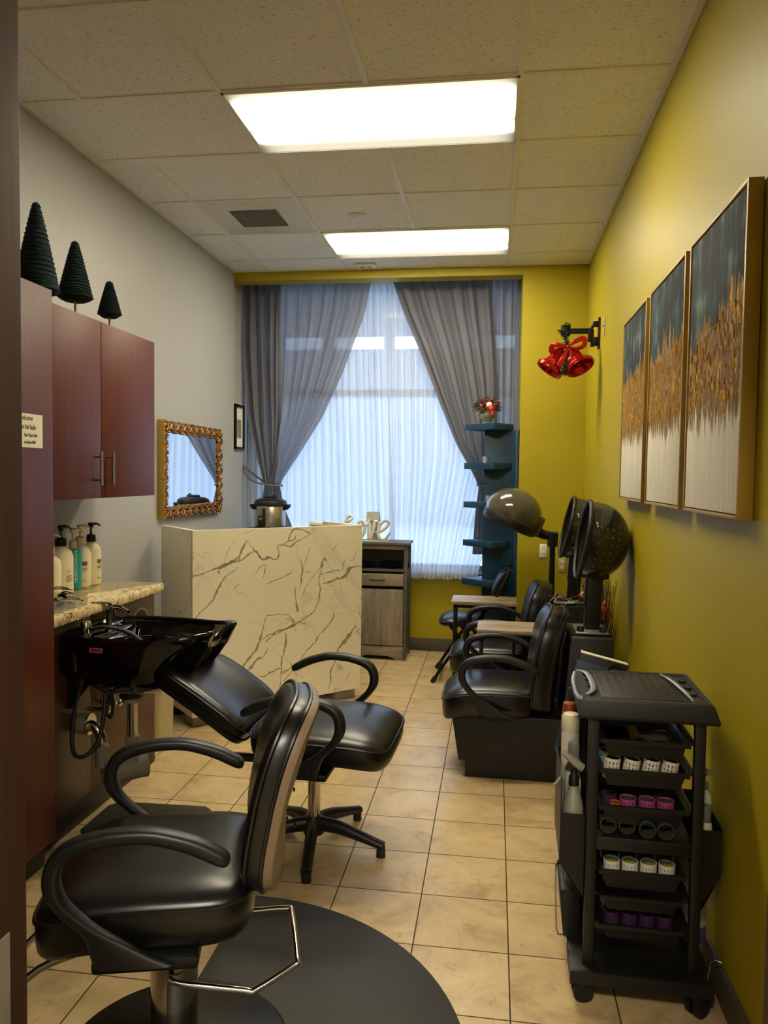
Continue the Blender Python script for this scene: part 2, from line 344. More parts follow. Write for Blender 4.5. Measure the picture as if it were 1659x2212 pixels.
# ------------------------------------------------------------------ geometry helpers
class MB:
    def __init__(s): s.bm = bmesh.new()
    def _add(s, b2, mat=None):
        if mat is not None: bmesh.ops.transform(b2, matrix=mat, verts=b2.verts)
        me = bpy.data.meshes.new('t'); b2.to_mesh(me); b2.free(); s.bm.from_mesh(me); bpy.data.meshes.remove(me); return s
    def box(s, x0, x1, y0, y1, z0, z1, bev=0, seg=2, rot=None):
        b2 = bmesh.new(); bmesh.ops.create_cube(b2, size=1)
        for v in b2.verts:
            v.co = Vector(((x0+x1)/2+v.co.x*(x1-x0), (y0+y1)/2+v.co.y*(y1-y0), (z0+z1)/2+v.co.z*(z1-z0)))
        if bev: bmesh.ops.bevel(b2, geom=b2.edges[:], offset=bev, segments=seg, affect='EDGES', profile=.5)
        return s._add(b2, rot)
    def prism(s, pts, a0, a1, axis='y', bev=0, mat=None):
        """polygon in the plane perpendicular to axis, extruded a0..a1 ; pts: axis y->(x,z) ; x->(y,z) ; z->(x,y)"""
        b2 = bmesh.new()
        mk = {'y': lambda p, a: (p[0], a, p[1]), 'x': lambda p, a: (a, p[0], p[1]), 'z': lambda p, a: (p[0], p[1], a)}[axis]
        A = [b2.verts.new(mk(p, a0)) for p in pts]; B = [b2.verts.new(mk(p, a1)) for p in pts]; n = len(pts)
        b2.faces.new(A); b2.faces.new(B[::-1])
        for i in range(n): b2.faces.new((A[i], B[i], B[(i+1) % n], A[(i+1) % n]))
        bmesh.ops.recalc_face_normals(b2, faces=b2.faces)
        if bev: bmesh.ops.bevel(b2, geom=b2.edges[:], offset=bev, segments=2, affect='EDGES', profile=.5)
        return s._add(b2, mat)
    def rings(s, rings, cap0=True, cap1=True, closed=False, mat=None):
        b2 = bmesh.new(); VV = [[b2.verts.new(p) for p in r] for r in rings]; n = len(rings[0])
        pairs = list(zip(VV, VV[1:])) + ([(VV[-1], VV[0])] if closed else [])
        for a, b in pairs:
            for i in range(n):
                try: b2.faces.new((a[i], a[(i+1) % n], b[(i+1) % n], b[i]))
                except ValueError: pass
        if not closed:
            if cap0: b2.faces.new(VV[0][::-1])
            if cap1: b2.faces.new(VV[-1])
        bmesh.ops.recalc_face_normals(b2, faces=b2.faces)
        return s._add(b2, mat)
    def lathe(s, prof, c=(0, 0, 0), seg=32, mat=None, cap=True):
        rs = [[(c[0]+r*cos(2*pi*i/seg), c[1]+r*sin(2*pi*i/seg), c[2]+z) for i in range(seg)] for r, z in prof]
        return s.rings(rs, cap, cap, mat=mat)
    def tube(s, pts, rad, seg=10, closed=False, smooth=0, flat=None, up=(0, 0, 1)):
        """rad: number or list; flat: list/number second radius along 'up-ish' normal"""
        P = [Vector(p) for p in pts]
        if smooth: 
            rr = rad if isinstance(rad, (list, tuple)) else None
            ff = flat if isinstance(flat, (list, tuple)) else None
            P, rr, ff = catmull(P, smooth, closed, rr, ff)
            if rr: rad = rr
            if ff: flat = ff
        n = len(P); rg = []
        prev = None
        for i in range(n):
            if closed: t = P[(i+1) % n]-P[i-1]
            else: t = P[min(i+1, n-1)]-P[max(i-1, 0)]
            t.normalize()
            if prev is None:
                u = Vector(up)
                if abs(u.dot(t)) > .95: u = Vector((1, 0, 0)) if abs(t.x) < .9 else Vector((0, 1, 0))
            else: u = prev
            u = (u-t*u.dot(t)).normalized(); w = t.cross(u); prev = u
            r = rad[i] if isinstance(rad, (list, tuple)) else rad
            f = r if flat is None else (flat[i] if isinstance(flat, (list, tuple)) else flat)
            rg.append([P[i]+u*(f*cos(2*pi*k/seg))+w*(r*sin(2*pi*k/seg)) for k in range(seg)])
        return s.rings(rg, closed=closed)
    def cyl(s, a, b, r, r2=None, seg=20):
        return s.tube([a, b], [r, r if r2 is None else r2], seg)
    def sphere(s, c, r, seg=16, sc=(1, 1, 1), mat=None):
        b2 = bmesh.new(); bmesh.ops.create_uvsphere(b2, u_segments=seg, v_segments=max(6, seg//2), radius=r)
        for v in b2.verts: v.co = Vector((v.co.x*sc[0]+c[0], v.co.y*sc[1]+c[1], v.co.z*sc[2]+c[2]))
        return s._add(b2, mat)
    def grid(s, f, nu, nv):
        """f(u,v)->point, open surface"""
        b2 = bmesh.new(); V = [[b2.verts.new(f(i/nu, j/nv)) for i in range(nu+1)] for j in range(nv+1)]
        for j in range(nv):
            for i in range(nu): b2.faces.new((V[j][i], V[j][i+1], V[j+1][i+1], V[j+1][i]))
        return s._add(b2)
    def deform(s, f):
        for v in s.bm.verts: v.co = Vector(f(v.co))
        return s
    def xf(s, m): bmesh.ops.transform(s.bm, matrix=m, verts=s.bm.verts); return s
    def build(s, name, mat, parent=None, smooth=True, angle=40, loc=None, rotz=0):
        me = bpy.data.meshes.new(name); s.bm.to_mesh(me); s.bm.free()
        if isinstance(mat, str): mat = M[mat]
        me.materials.append(mat)
        o = bpy.data.objects.new(name, me); COL.objects.link(o)
        if smooth:
            me.shade_smooth()
            try: me.set_sharp_from_angle(angle=R(angle))
            except Exception: pass
        if parent is not None: o.parent = parent
        if loc is not None: o.location = loc
        if rotz: o.rotation_euler = (0, 0, R(rotz))
        return o
def catmull(P, k, closed, rr=None, ff=None):
    n = len(P); out = []; ro = []; fo = []
    rng = range(n) if closed else range(n-1)
    for i in rng:
        g = (lambda A, j: A[j % n]) if closed else (lambda A, j: A[max(0, min(n-1, j))])
        for q in range(k):
            t = q/k
            def cr(A):
                a, b, c, d = g(A, i-1), g(A, i), g(A, i+1), g(A, i+2)
                return .5*((2*b)+(c-a)*t+(2*a-5*b+4*c-d)*t*t+(3*b-a-3*c+d)*t*t*t)
            out.append(cr(P))
            if rr: ro.append(max(1e-4, cr(rr)))
            if ff: fo.append(max(1e-4, cr(ff)))
    if not closed:
        out.append(P[-1])
        if rr: ro.append(rr[-1])
        if ff: fo.append(ff[-1])
    return out, ro or None, fo or None
def interp(tab, t):
    for (a, x), (b, y) in zip(tab, tab[1:]):
        if t <= b: 
            k = max(0, (t-a)/(b-a)); return x+(y-x)*k
    return tab[-1][1]
def sup(n, a, b, e=.5, c=(0, 0)):
    """superellipse outline"""
    o = []
    for i in range(n):
        t = 2*pi*i/n; cc, ss = cos(t), sin(t)
        o.append((c[0]+a*math.copysign(abs(cc)**e, cc), c[1]+b*math.copysign(abs(ss)**e, ss)))
    return o
def tag(o, label=None, cat=None, group=None, kind=None):
    if label: o['label'] = label
    if cat: o['category'] = cat
    if group: o['group'] = group
    if kind: o['kind'] = kind
    return o
def thing(name, label, cat, loc=(0, 0, 0), rotz=0, group=None):
    o = bpy.data.objects.new(name, None); COL.objects.link(o); o.empty_display_size = .05
    o.location = loc; o.rotation_euler = (0, 0, R(rotz)); return tag(o, label, cat, group)
def struct(o): o['kind'] = 'structure'; return o
def dup(root, loc=None, rotz=None, label=None, group=None):
    r = root.copy(); COL.objects.link(r)
    if loc is not None: r.location = loc
    if rotz is not None: r.rotation_euler = (0, 0, R(rotz))
    if label: r['label'] = label
    if group: r['group'] = group
    for ch in list(root.children):
        c = ch.copy(); COL.objects.link(c); c.parent = r
        for g in list(ch.children):
            d = g.copy(); COL.objects.link(d); d.parent = c
    return r
def text_mesh(body, size, mat, parent, name, matrix, ext=.0004, align='LEFT', sx=1, bold=0):
    cu = bpy.data.curves.new('txt', 'FONT'); cu.body = body; cu.size = size; cu.extrude = ext; cu.align_x = align; cu.offset = bold
    o = bpy.data.objects.new('txt', cu); COL.objects.link(o)
    dg = bpy.context.evaluated_depsgraph_get(); me = bpy.data.meshes.new_from_object(o.evaluated_get(dg))
    bpy.data.objects.remove(o)
    me.materials.clear(); me.materials.append(M[mat])
    t = bpy.data.objects.new(name, me); COL.objects.link(t)
    me.transform(matrix @ Matrix.Diagonal((sx, 1, 1, 1))); t.parent = parent
    return t
def frame_mat(o, x, y):
    """matrix whose local x,y axes are the given world vectors, at o"""
    x = Vector(x).normalized(); y = Vector(y).normalized(); z = x.cross(y)
    m = Matrix((x, y, z)).transposed().to_4x4(); m.translation = o; return m

# =================================================================== STRUCTURE
YF = 0.92      # door wall (room side)
struct(MB().box(XL-.1, XR+.1, -1.4, YW+.1, -.08, 0).build('floor', 'floor', smooth=False))
struct(MB().box(XL-.1, XR+.1, YF-.1, YB+.02, CZ, CZ+.1).build('ceiling', 'ceiling', smooth=False))
struct(MB().box(XL-.1, XL, YF-.12, YB, 0, CZ+.05).build('wall_left', 'wall_grey', smooth=False))
struct(MB().box(XR, XR+.1, YF-.12, YW+.1, 0, CZ+.2).build('wall_right', 'wall_yellow', smooth=False))
WX0, WX1, WZ0, WZ1 = -2.0, 0.19, .655, 2.98
m = MB()
m.box(XL-.13, XR, YW, YW+.12, 0, WZ0); m.box(XL-.13, WX0, YW, YW+.12, WZ0, 3.15); m.box(WX1, XR, YW, YW+.12, WZ0, 3.15); m.box(WX0, WX1, YW, YW+.12, WZ1, 3.15)
struct(m.build('wall_back', 'wall_yellow', smooth=False))
# pilaster, header beam, alcove side and alcove ceiling
struct(MB().box(.175, XR, YB, YW, 0, CZ+.15).build('wall_pilaster', 'wall_yellow', smooth=False))
struct(MB().box(XL-.05, .176, YB, YB+.14, 2.925, CZ+.15).build('wall_header', 'wall_yellow', smooth=False))
struct(MB().box(XL-.14, XL-.04, YB-.02, YW+.1, 0, CZ+.2).build('wall_alcove', 'wall_grey', smooth=False))
struct(MB().box(XL-.14, XR, YB+.1, YW+.1, 3.1, 3.2).build('ceiling_alcove', 'ceiling', smooth=False))
# door wall with the opening the camera stands in, jambs, corridor
m = MB(); m.box(XL-.1, -.69, YF-.12, YF, 0, CZ+.1); m.box(.34, XR+.1, YF-.12, YF, 0, CZ+.1); m.box(-.69, .34, YF-.12, YF, 2.15, CZ+.1)
struct(m.build('wall_front', 'wall_grey', smooth=False))
m = MB(); m.box(-.70, -.6085, YF-.15, YF+.012, 0, 2.15, .004); m.box(.322, .345, YF-.15, YF+.012, 0, 2.15, .004); m.box(-.70, .345, YF-.15, YF+.012, 2.13, 2.2, .004)
struct(m.build('door_1', 'jamb'))
jamb = bpy.data.objects['door_1']
MB().box(-.6095, -.607, .80, .892, .60, .842, .001).build('strike_plate', 'steel_grey', jamb)
m = MB(); m.box(-1.5, 1.6, -1.4, -1.3, 0, 2.8); m.box(-1.6, -1.5, -1.4, YF-.1, 0, 2.8); m.box(XR+.1, XR+.2, -1.4, YF-.1, 0, 2.8); m.box(-1.6, 1.7, -1.4, YF-.12, 2.7, 2.8)
struct(m.build('wall_corridor', 'wall_grey', smooth=False))
# baseboards (cove base)
struct(MB().box(XL-.04, .175, YW-.012, YW, 0, .10, .003).build('baseboard_back', 'cove'))
struct(MB().box(XR-.012, XR, YF, YB, 0, .10, .003).build('baseboard_right', 'cove'))
struct(MB().box(.16, XR, YB-.012, YB, 0, .10, .003).build('baseboard_pilaster', 'cove'))
# ceiling grid
m = MB()
for j in range(-4, 5):
    y = GY+G*j
    if y < YF: continue
    m.box(XL, XR, y-.012, y+.012, CZ-.006, CZ+.002)
for i in (0, -2):
    x = GX+G*i; m.box(x-.012, x+.012, YF, YB, CZ-.0068, CZ+.0015)
xm = GX-G
for a, b in ((-4, 0), (1, 3), (4, 5)):
    m.box(xm-.012, xm+.012, max(YF, GY+G*a), min(YB, GY+G*b), CZ-.0064, CZ+.0017)
xm = GX-3*G
for a, b in ((-4, 0), (1, 5)):
    m.box(xm-.012, xm+.012, max(YF, GY+G*a), min(YB, GY+G*b), CZ-.0064, CZ+.0017)
m.box(XL, XL+.022, YF, YB, CZ-.0074, CZ+.0012); m.box(XR-.022, XR, YF, YB, CZ-.0074, CZ+.0012); m.box(XL, XR, YB-.018, YB, CZ-.0078, CZ+.001)
struct(m.build('trim_1', 'tbar', smooth=False))

# window
win = struct(MB().box(WX0, WX0+.05, YW+.03, YW+.09, WZ0, WZ1).box(WX1-.05, WX1, YW+.03, YW+.09, WZ0, WZ1).box(WX0, WX1, YW+.03, YW+.09, WZ0, WZ0+.05).box(WX0, WX1, YW+.03, YW+.09, WZ1-.05, WZ1).box(WX0, WX1, YW+.03, YW+.09, 2.08, 2.14).build('window_1', 'window_frame'))
MB().box(WX0+.04, WX1-.04, YW+.055, YW+.06, WZ0+.04, WZ1-.04).build('glass_pane', 'glass', win, smooth=False)
MB().box(WX0-.0, WX1, YW-.03, YW+.04, WZ0-.02, WZ0+.003, .003).build('window_sill', 'white_metal', win)

# outside: pavement, storefront soffit, far canopy
o = MB().box(-30, 30, YW+.6, 60, -.2, -.1).build('ground', 'pavement', smooth=False); struct(o)
can = thing('storefront_canopy', 'grey canopy beam outside above the window, seen through sheer curtains', 'canopy', (0, 9, 0))
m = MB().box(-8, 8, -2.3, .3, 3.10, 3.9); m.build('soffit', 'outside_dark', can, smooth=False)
for x in (-5.2, -2.62, -2.02, -1.30, 1.1, 2.6):
    MB().box(x, x+.10, -.1, .1, 2.86, 3.1).build('bracket', 'outside_dark', can, smooth=False)
MB().box(-8, 8, -.15, .15, 2.66, 2.88).build('beam', 'outside_wall', can, smooth=False)
for x in (-7.9, 7.7): MB().box(x, x+.2, -.1, .1, -.1, 3.1).build('column', 'outside_wall', can, smooth=False)
far = thing('neighbouring_building', 'pale flat-roofed building across the lot beyond the window', 'building', (0, 24, 0))
MB().box(-26, 26, 0, 4, -.1, 4.6).build('wall', 'outside_wall', far, smooth=False)
MB().box(-26.2, 26.2, -.3, 4, 4.6, 4.9).build('roof_edge', 'white_metal', far, smooth=False)

# =================================================================== CEILING FIXTURES
def troffer(j, label):
    x = GX-G; y = GY+G*(j+.5)
    t = thing('ceiling_light', label, 'light', (x, y, CZ), 0, 'recessed ceiling lights')
    MB().box(-.597, .597, -.292, .292, -.004, -.001).build('diffuser', 'diffuser', t, smooth=False)
    m = MB(); m.box(-.606, .606, -.303, -.290, -.010, .001); m.box(-.606, .606, .290, .303, -.010, .001); m.box(-.606, -.595, -.303, .303, -.010, .001); m.box(.595, .606, -.303, .303, -.010, .001)
    m.build('frame', 'tbar', t, smooth=False)
troffer(0, 'large recessed ceiling light nearest the camera'); troffer(3, 'recessed ceiling light nearest the window curtains')
v = thing('ceiling_vent', 'white ceiling vent panel with square grey louvre beside the left wall', 'vent', (GX-2.5*G, GY+2.5*G, CZ))
MB().box(-.298, .298, -.298, .298, -.006, 0, .002).build('panel', 'white_metal', v)
gm = MB().box(-.145, .145, -.145, .145, -.0085, -.006)
gm.build('louvre_back', 'grille', v)
gm = MB()
for k in range(14): gm.box(-.14, .14, -.138+k*.0205, -.130+k*.0205, -.014, -.006)
gm.build('louvre', 'grille', v, smooth=False)
tag(MB().lathe([(0, -.012), (.045, -.012), (.056, -.004), (.056, 0)], seg=32).build('ceiling_disc', 'white_plastic', loc=(-.853, 4.66, CZ)), 'small round white cover plate on the ceiling between the lights', 'cover plate')
d = thing('ceiling_sensor', 'small rectangular white device on the ceiling just before the curtains', 'sensor', (-.98, 5.74, CZ))
MB().box(-.075, .075, -.045, .045, -.02, 0, .005).build('body', 'switch', d)
MB().box(-.045, -.01, -.015, .015, -.023, -.019, .002).box(.01, .045, -.015, .015, -.023, -.019, .002).build('sensor_eye', 'grille', d)

# =================================================================== LEFT SIDE CABINETS
t = thing('tall_cabinet', 'tall reddish-brown wood cabinet nearest the door on the left wall', 'cabinet', (XL, 1.75, 0))
MB().box(.004, .465, -.65, .80, .10, 2.068, .002).build('body', 'mahogany', t)
MB().box(.467, .485, -.65, .797, .103, 2.068, .002).build('door', 'mahogany', t)
MB().box(.004, .44, -.65, .80, 0, .10, .003).build('toe_kick', 'cove_black', t)
sg = thing('welcome_sign', 'small cream paper welcome sign taped to the tall reddish cabinet', 'sign', (XL+.4855, 2.31, 1.57))
MB().box(0, .001, -.13, .171, -.057, .056).build('sheet', 'paper', sg, smooth=False)
fm = lambda y, z: frame_mat(Vector((.0012, y, z)), (0, 1, 0), (0, 0, 1))
text_mesh('Welcome', .024, 'ink', sg, 'lettering', fm(.033, .034), sx=.85)
text_mesh('er Hair Studio', .0235, 'ink', sg, 'lettering', fm(.0535, .004), sx=.57)
text_mesh('Salon Plaza-Public', .0165, 'ink', sg, 'lettering', fm(.064, -.021), sx=.65)
text_mesh('salonplaza4061', .0165, 'ink', sg, 'lettering', fm(.064, -.044), sx=.68)

uc = thing('upper_cabinet', 'wall-hung reddish-brown upper cabinet with two doors above the counter', 'cabinet', (XL, 2.56, 0))
MB().box(.004, .345, 0, 1.07, 1.325, 2.068, .002).build('body', 'mahogany', uc)
for i, (a, b, hy) in enumerate(((.03, .5475, .487), (.551, 1.07, .588))):
    dr = MB().box(.347, .366, a, b, 1.322, 2.071, .002).build('door', 'mahogany', uc)
    hm = MB().cyl((.40, hy, 1.378), (.40, hy, 1.52), .0062, seg=14)
    for z in (1.40, 1.497): hm.cyl((.366, hy, z), (.40, hy, z), .005, seg=10)
    hm.build('handle', 'brushed', dr)
# fabric trees on top
def yarn_tree(x, y, stem, h, r, label):
    t = thing('cone_tree', label, 'decorative tree', (x, y, 2.0705), 0, 'green cone trees on the cabinets')
    MB().lathe([(0, 0), (.035, 0), (.035, .008), (0, .009)], seg=20).build('base', 'brass', t)
    MB().cyl((0, 0, .005), (0, 0, stem+.03), .0055, seg=10).build('stem', 'brass', t)
    prof = [(0.0, stem), (r*.7, stem), (r*.97, stem+.008)]
    n = 70
    for k in range(n+1):
        q = k/n; rr = r*(1-q)**.92*.93+.012; prof.append((rr+.0022*(1 if k % 2 else -1)+.0012*sin(k*1.7), stem+.014+(h-.02)*q))
    prof.append((0, stem+h))
    MB().lathe(prof, seg=40).build('foliage_cone', 'tree_yarn', t, angle=80)
yarn_tree(-1.78, 2.82, .05, .355, .078, 'largest dark green cone tree, on the cabinet nearest the door')
yarn_tree(-1.78, 3.10, .085, .255, .064, 'middle dark green cone tree between the two others')
yarn_tree(-1.78, 3.395, .075, .17, .044, 'smallest dark green cone tree at the far end of the cabinet')

# lower cabinet and counter
lc = thing('base_cabinet', 'brown base cabinet under the granite counter behind the shampoo bowl', 'cabinet', (XL, 2.56, 0))
MB().box(.004, .372, 0, 1.03, .10, .852, .002).build('body', 'brown_panel', lc)
MB().box(.373, .384, .0, .418, .10, .850, .001).build('panel', 'brown_panel', lc)
MB().box(.373, .384, .4205, 1.028, .10, .850, .001).build('panel', 'brown_panel', lc)
MB().box(.004, .388, 0, 1.025, 0, .10, .004).build('toe_kick', 'cove_black', lc)
hr = []
g = MB(); 
g.rings([[(.385, .875+ (a+.0)*cos(2*pi*i/32), .735+(b)*sin(2*pi*i/32)) for i in range(32)] for a, b in ((.078, .058), (.066, .047))], False, False)
g.build('hole_rim', 'brushed', lc)
MB().rings([[(.3855, .875+.069*cos(2*pi*i/32), .735+.05*sin(2*pi*i/32)) for i in range(32)], [(.384, .875+.069*cos(2*pi*i/32), .735+.05*sin(2*pi*i/32)) for i in range(32)]]).build('cord_hole', 'rubber', lc)
tag(MB().prism([(XL+.002, 2.56), (-1.60, 2.56), (-1.60, 3.585), (-1.615, 3.60), (XL+.002, 3.60)], .853, .893, 'z', .008).build('granite_countertop', 'granite'), 'speckled granite countertop under the row of pump bottles', 'countertop')

# bottles
def pump_bottle(name, label, x, y, body, capm, h, r, square=False, short=False):
    t = thing(name, label, 'bottle', (x, y, .8945), 0, 'pump bottles on the granite counter')
    hb = h
    if square:
        m = MB(); o0 = sup(32, r, r*.95, .8)
        m.rings([[(px*k, py*k, z) for px, py in o0] for z, k in ((0, .9), (.005, 1), (hb-.008, 1), (hb, .93), (hb+.004, .35))])
        m.build('body', body, t)
    else:
        MB().lathe([(0, 0), (r*.9, 0), (r, .006), (r, hb*.74), (r*.97, hb*.82), (r*.84, hb*.91), (r*.55, hb*.975), (r*.36, hb), (r*.34, hb+.012)], seg=36).build('body', body, t, angle=60)
    z = hb+.004
    p = MB().lathe([(r*.46, z), (r*.48, z+.004), (r*.46, z+.032), (r*.3, z+.036), (.0045, z+.040)], seg=24)
    p.cyl((0, 0, z+.03), (0, 0, z+.078), .005, seg=12)
    p.lathe([(.006, z+.066), (.012, z+.072), (.013, z+.086), (.006, z+.09)], seg=16)
    p.tube([(-.012, 0, z+.084), (.012, .003, z+.086), (.032, .006, z+.084), (.046, .009, z+.074)], [.007, .0065, .005, .0035], 10, smooth=4)
    pmp = p.build('pump', capm, t); pmp.rotation_euler = (0, 0, R(42))
    return t
BT = [('pump_bottle', 'cream pump bottle with black pump, nearest the window in the bottle row', -1.915, 3.465, 'white_bottle', 'black_plastic', .20, .046, 0),
      ('pump_bottle', 'cream pump bottle with cream pump, between teal bottle and black-pump bottle', -1.92, 3.375, 'white_bottle', 'cream_plastic', .195, .047, 0),
      ('pump_bottle', 'slim teal pump bottle with cream pump and vertical white lettering', -1.905, 3.285, 'teal_bottle', 'cream_plastic', .185, .036, 1),
      ('pump_bottle', 'wide cream pump bottle with black pump left of the teal bottle', -1.90, 3.178, 'white_bottle', 'black_plastic', .205, .052, 0),
      ('pump_bottle', 'cream bottle half hidden behind the tall cabinet edge, leftmost in row', -1.885, 3.065, 'white_bottle', 'cream_plastic', .178, .048, 0)]
bts = []
for n_, l_, x, y, bm_, cm_, h, r, sq in BT: bts.append(pump_bottle(n_, l_, x, y, bm_, cm_, h, r, bool(sq)))
def on_bottle(t, body, size, mat, ang, r, z, vertical=False, sx=1, off=0):
    """flat lettering laid on the bottle side facing angle ang"""
    a = R(ang); nrm = Vector((cos(a), sin(a), 0)); tx = Vector((-sin(a), cos(a), 0))
    o = nrm*(r+.0012)+Vector((0, 0, z))+tx*off
    if vertical: mt = frame_mat(o, (0, 0, 1), tuple(-tx))
    else: mt = frame_mat(o, tuple(tx), (0, 0, 1))
    return text_mesh(body, size, mat, t, 'lettering', mt, align='LEFT' if vertical else 'CENTER', sx=sx)
on_bottle(bts[2], 'MOROCCANOIL', .0185, 'ink_white', -42, .0365, .035, True, 1.12, .008)
for bi, ang in ((1, -38), (0, -12)):
    t = bts[bi]; a = R(ang); r = BT[bi][7]+.001
    nrm = Vector((cos(a), sin(a), 0)); tx = Vector((-sin(a), cos(a), 0)); o = nrm*r
    m = MB()
    m.prism([(-.013, .122), (.013, .122), (.013, .108), (.007, .101), (-.007, .101), (-.013, .108)], 0, .001, 'z')
    m.xf(frame_mat(o, tuple(tx), (0, 0, 1))).build('emblem', 'ink_brown', t, smooth=False)
    on_bottle(t, 'COLOR\nCARE', .008, 'ink', ang, BT[bi][7], .086)
    on_bottle(t, 'shampoo', .006, 'ink', ang, BT[bi][7], .03)
for bi, ang in ((3, -20),):
    m = MB(); a = R(ang); nrm = Vector((cos(a), sin(a), 0)); tx = Vector((-sin(a), cos(a), 0))
    for k, (w, z) in enumerate(((.03, .078), (.034, .070), (.034, .062), (.034, .054), (.02, .100))): m.box(-w/2, w/2, z, z+.0016, 0, .0006)
    m.xf(frame_mat(nrm*(.0528), tuple(tx), (0, 0, 1))).build('fine_print', 'ink', bts[bi], smooth=False)

# acrylic tray with clips
tr = thing('clip_tray', 'clear acrylic tray at the counter edge by the tall cabinet', 'tray', (-1.70, 2.78, .894))
m = MB(); m.box(-.07, .07, -.14, .14, 0, .003); m.box(-.07, -.067, -.14, .14, 0, .05); m.box(.067, .07, -.14, .14, 0, .05); m.box(-.07, .07, -.14, -.137, 0, .05); m.box(-.07, .07, .137, .14, 0, .05); m.box(-.07, .07, -.045, -.042, 0, .045); m.box(-.07, .07, .045, .048, 0, .045)
m.build('tray_shell', 'clear_thin', tr, smooth=False)
for k in range(9):
    rr = random.Random(k); x, y, z, a = -1.70+rr.uniform(-.035, .035), 2.78+rr.uniform(-.095, .10), .905+.0065*k, rr.uniform(0, 180)
    m = MB(); m.tube([(-.045, 0, 0), (-.01, 0, .006), (.045, 0, .0)], [.006, .009, .003], 8, smooth=3, flat=.0022)
    m.tube([(-.045, 0, .004), (-.01, 0, .014), (.03, 0, .006)], [.006, .008, .004], 8, smooth=3, flat=.0022)
    o = m.build('hair_clip', 'black_gloss', loc=(x, y, z), rotz=a)
    tag(o, 'black hair clips piled in the clear counter tray', 'hair clip', 'black hair clips in the acrylic tray')

# wall mirror
t = thing('wall_mirror', 'ornate antique-gold framed mirror on the grey left wall', 'mirror', (XL, 4.985, 1.452))
def ornate(w, hh, band, d):
    m = MB()
    # base moulding
    for a0, a1, b0, b1 in ((-w, w, hh-band, hh), (-w, w, -hh, -hh+band), (-w, -w+band, -hh, hh), (w-band, w, -hh, hh)):
        m.box(.0, d*.55, a0, a1, b0, b1, .004)
    rr = random.Random(3)
    per = [(-w+band*.5, -hh+band*.5), (w-band*.5, -hh+band*.5), (w-band*.5, hh-band*.5), (-w+band*.5, hh-band*.5)]
    for k in range(4):
        a = Vector(per[k]); b = Vector(per[(k+1) % 4]); ln = (b-a).length; n = int(ln/.052); dr = (b-a)/ln; nm = Vector((-dr.y, dr.x))
        for i in range(n+1):
            c = a+dr*(ln*i/n); sgn = 1 if i % 2 else -1
            pts = []
            for q in range(9):
                th = -2.4+q*.62; rad = band*.34*(1-q*.07)
                p = c+dr*(rad*cos(th)*1.25)+nm*(sgn*rad*sin(th)); pts.append((d*.62+.006*sin(q), p.x, p.y))
            m.tube(pts, [.004+.0035*sin(pi*q/8) for q in range(9)], 6, smooth=2)
            p = c+nm*(sgn*band*.46); m.sphere((d*.6, p.x, p.y), .005+.004*rr.random(), 8, (1, 1.2+rr.random(), 1.2))
    return m
fr = ornate(.515, .302, .072, .055).build('frame', 'gold_frame', t, angle=70)
MB().box(.0, .03, -.515, -.46, -.302, .302, .003).box(0, .045, -.520, -.512, -.305, .305, .002).build('frame_edge', 'gold_wood', t)
MB().box(.018, .024, -.46, .46, -.245, .245).build('mirror_glass', 'mirror', t, smooth=False)
m = MB()
for k in range(46):
    y = -.44+k*.88/45; m.sphere((.032, y, -.236), .0045, 6); m.sphere((.032, y, .236), .0045, 6)
for k in range(25):
    z = -.236+k*.472/24; m.sphere((.032, -.445, z), .0045, 6); m.sphere((.032, .445, z), .0045, 6)
m.build('beading', 'gold_frame', t)

# picture on the alcove wall
t = thing('picture_frame', 'dark framed picture on the alcove wall left of the curtain', 'picture', (XL-.04, 6.07, 1.81))
MB().box(.0, .022, -.11, -.09, -.18, .18, .002).box(0, .022, .09, .11, -.18, .18, .002).box(0, .022, -.11, .11, .16, .18, .002).box(0, .022, -.11, .11, -.18, -.16, .002).build('frame', 'black_metal', t)
MB().box(.0, .008, -.09, .09, -.16, .16).build('mount', 'paper', t, smooth=False)
MB().box(.008, .0095, -.05, .05, -.09, .06).build('print', 'rustic_v', t, smooth=False)

# =================================================================== SHAMPOO BOWL
BX, BY = -1.414, 2.93
b = thing('shampoo_bowl', 'glossy black shampoo bowl mounted on the brown cabinet', 'sink', (BX, BY, 0))
def bowl_outline(n=72):
    ctl = [(-.235, -.17, .0), (-.235, .15, .0), (-.13, .225, .0), (.06, .235, 0), (.22, .205, .0), (.305, .165, .008), (.365, .12, .02), (.375, .085, .018), (.335, .045, -.01), (.315, -.01, -.03), (.33, -.07, -.01), (.355, -.105, .018), (.34, -.15, .02), (.27, -.205, .01), (.14, -.235, .0), (-.06, -.235, 0), (-.17, -.215, 0)]
    P, _, _ = catmull([Vector(p) for p in ctl], 6, True)
    return P
ol = bowl_outline()
def ring(k, z, sx=0, flat=0): 
    return [(p.x*k+sx, p.y*k, z+p.z*(1-flat)) for p in ol]
outer = [ring(.10, .545, -.03, 1), ring(.3, .55, -.03, 1), ring(.5, .575, -.02, 1), ring(.68, .62, -.012, .9), ring(.82, .68, -.005, .6), ring(.92, .735, 0, .3), ring(.975, .775), ring(1.0, .795), ring(1.0, .805), ring(.985, .811), ring(.955, .808),
         ring(.93, .79), ring(.88, .745, 0, .3), ring(.8, .69, 0, .6), ring(.66, .64, 0, .9), ring(.45, .605, 0, 1), ring(.2, .592, 0, 1), ring(.06, .59, 0, 1)]
MB().rings(outer).build('basin', 'black_gloss', b, angle=75)
MB().box(-.24, -.10, -.19, .19, .70, .79, .02, 3).build('faucet_deck', 'black_gloss', b)
MB().box(-.235, -.16, -.20, .20, .66, .80, .012, 3).build('wall_flange', 'black_gloss', b)
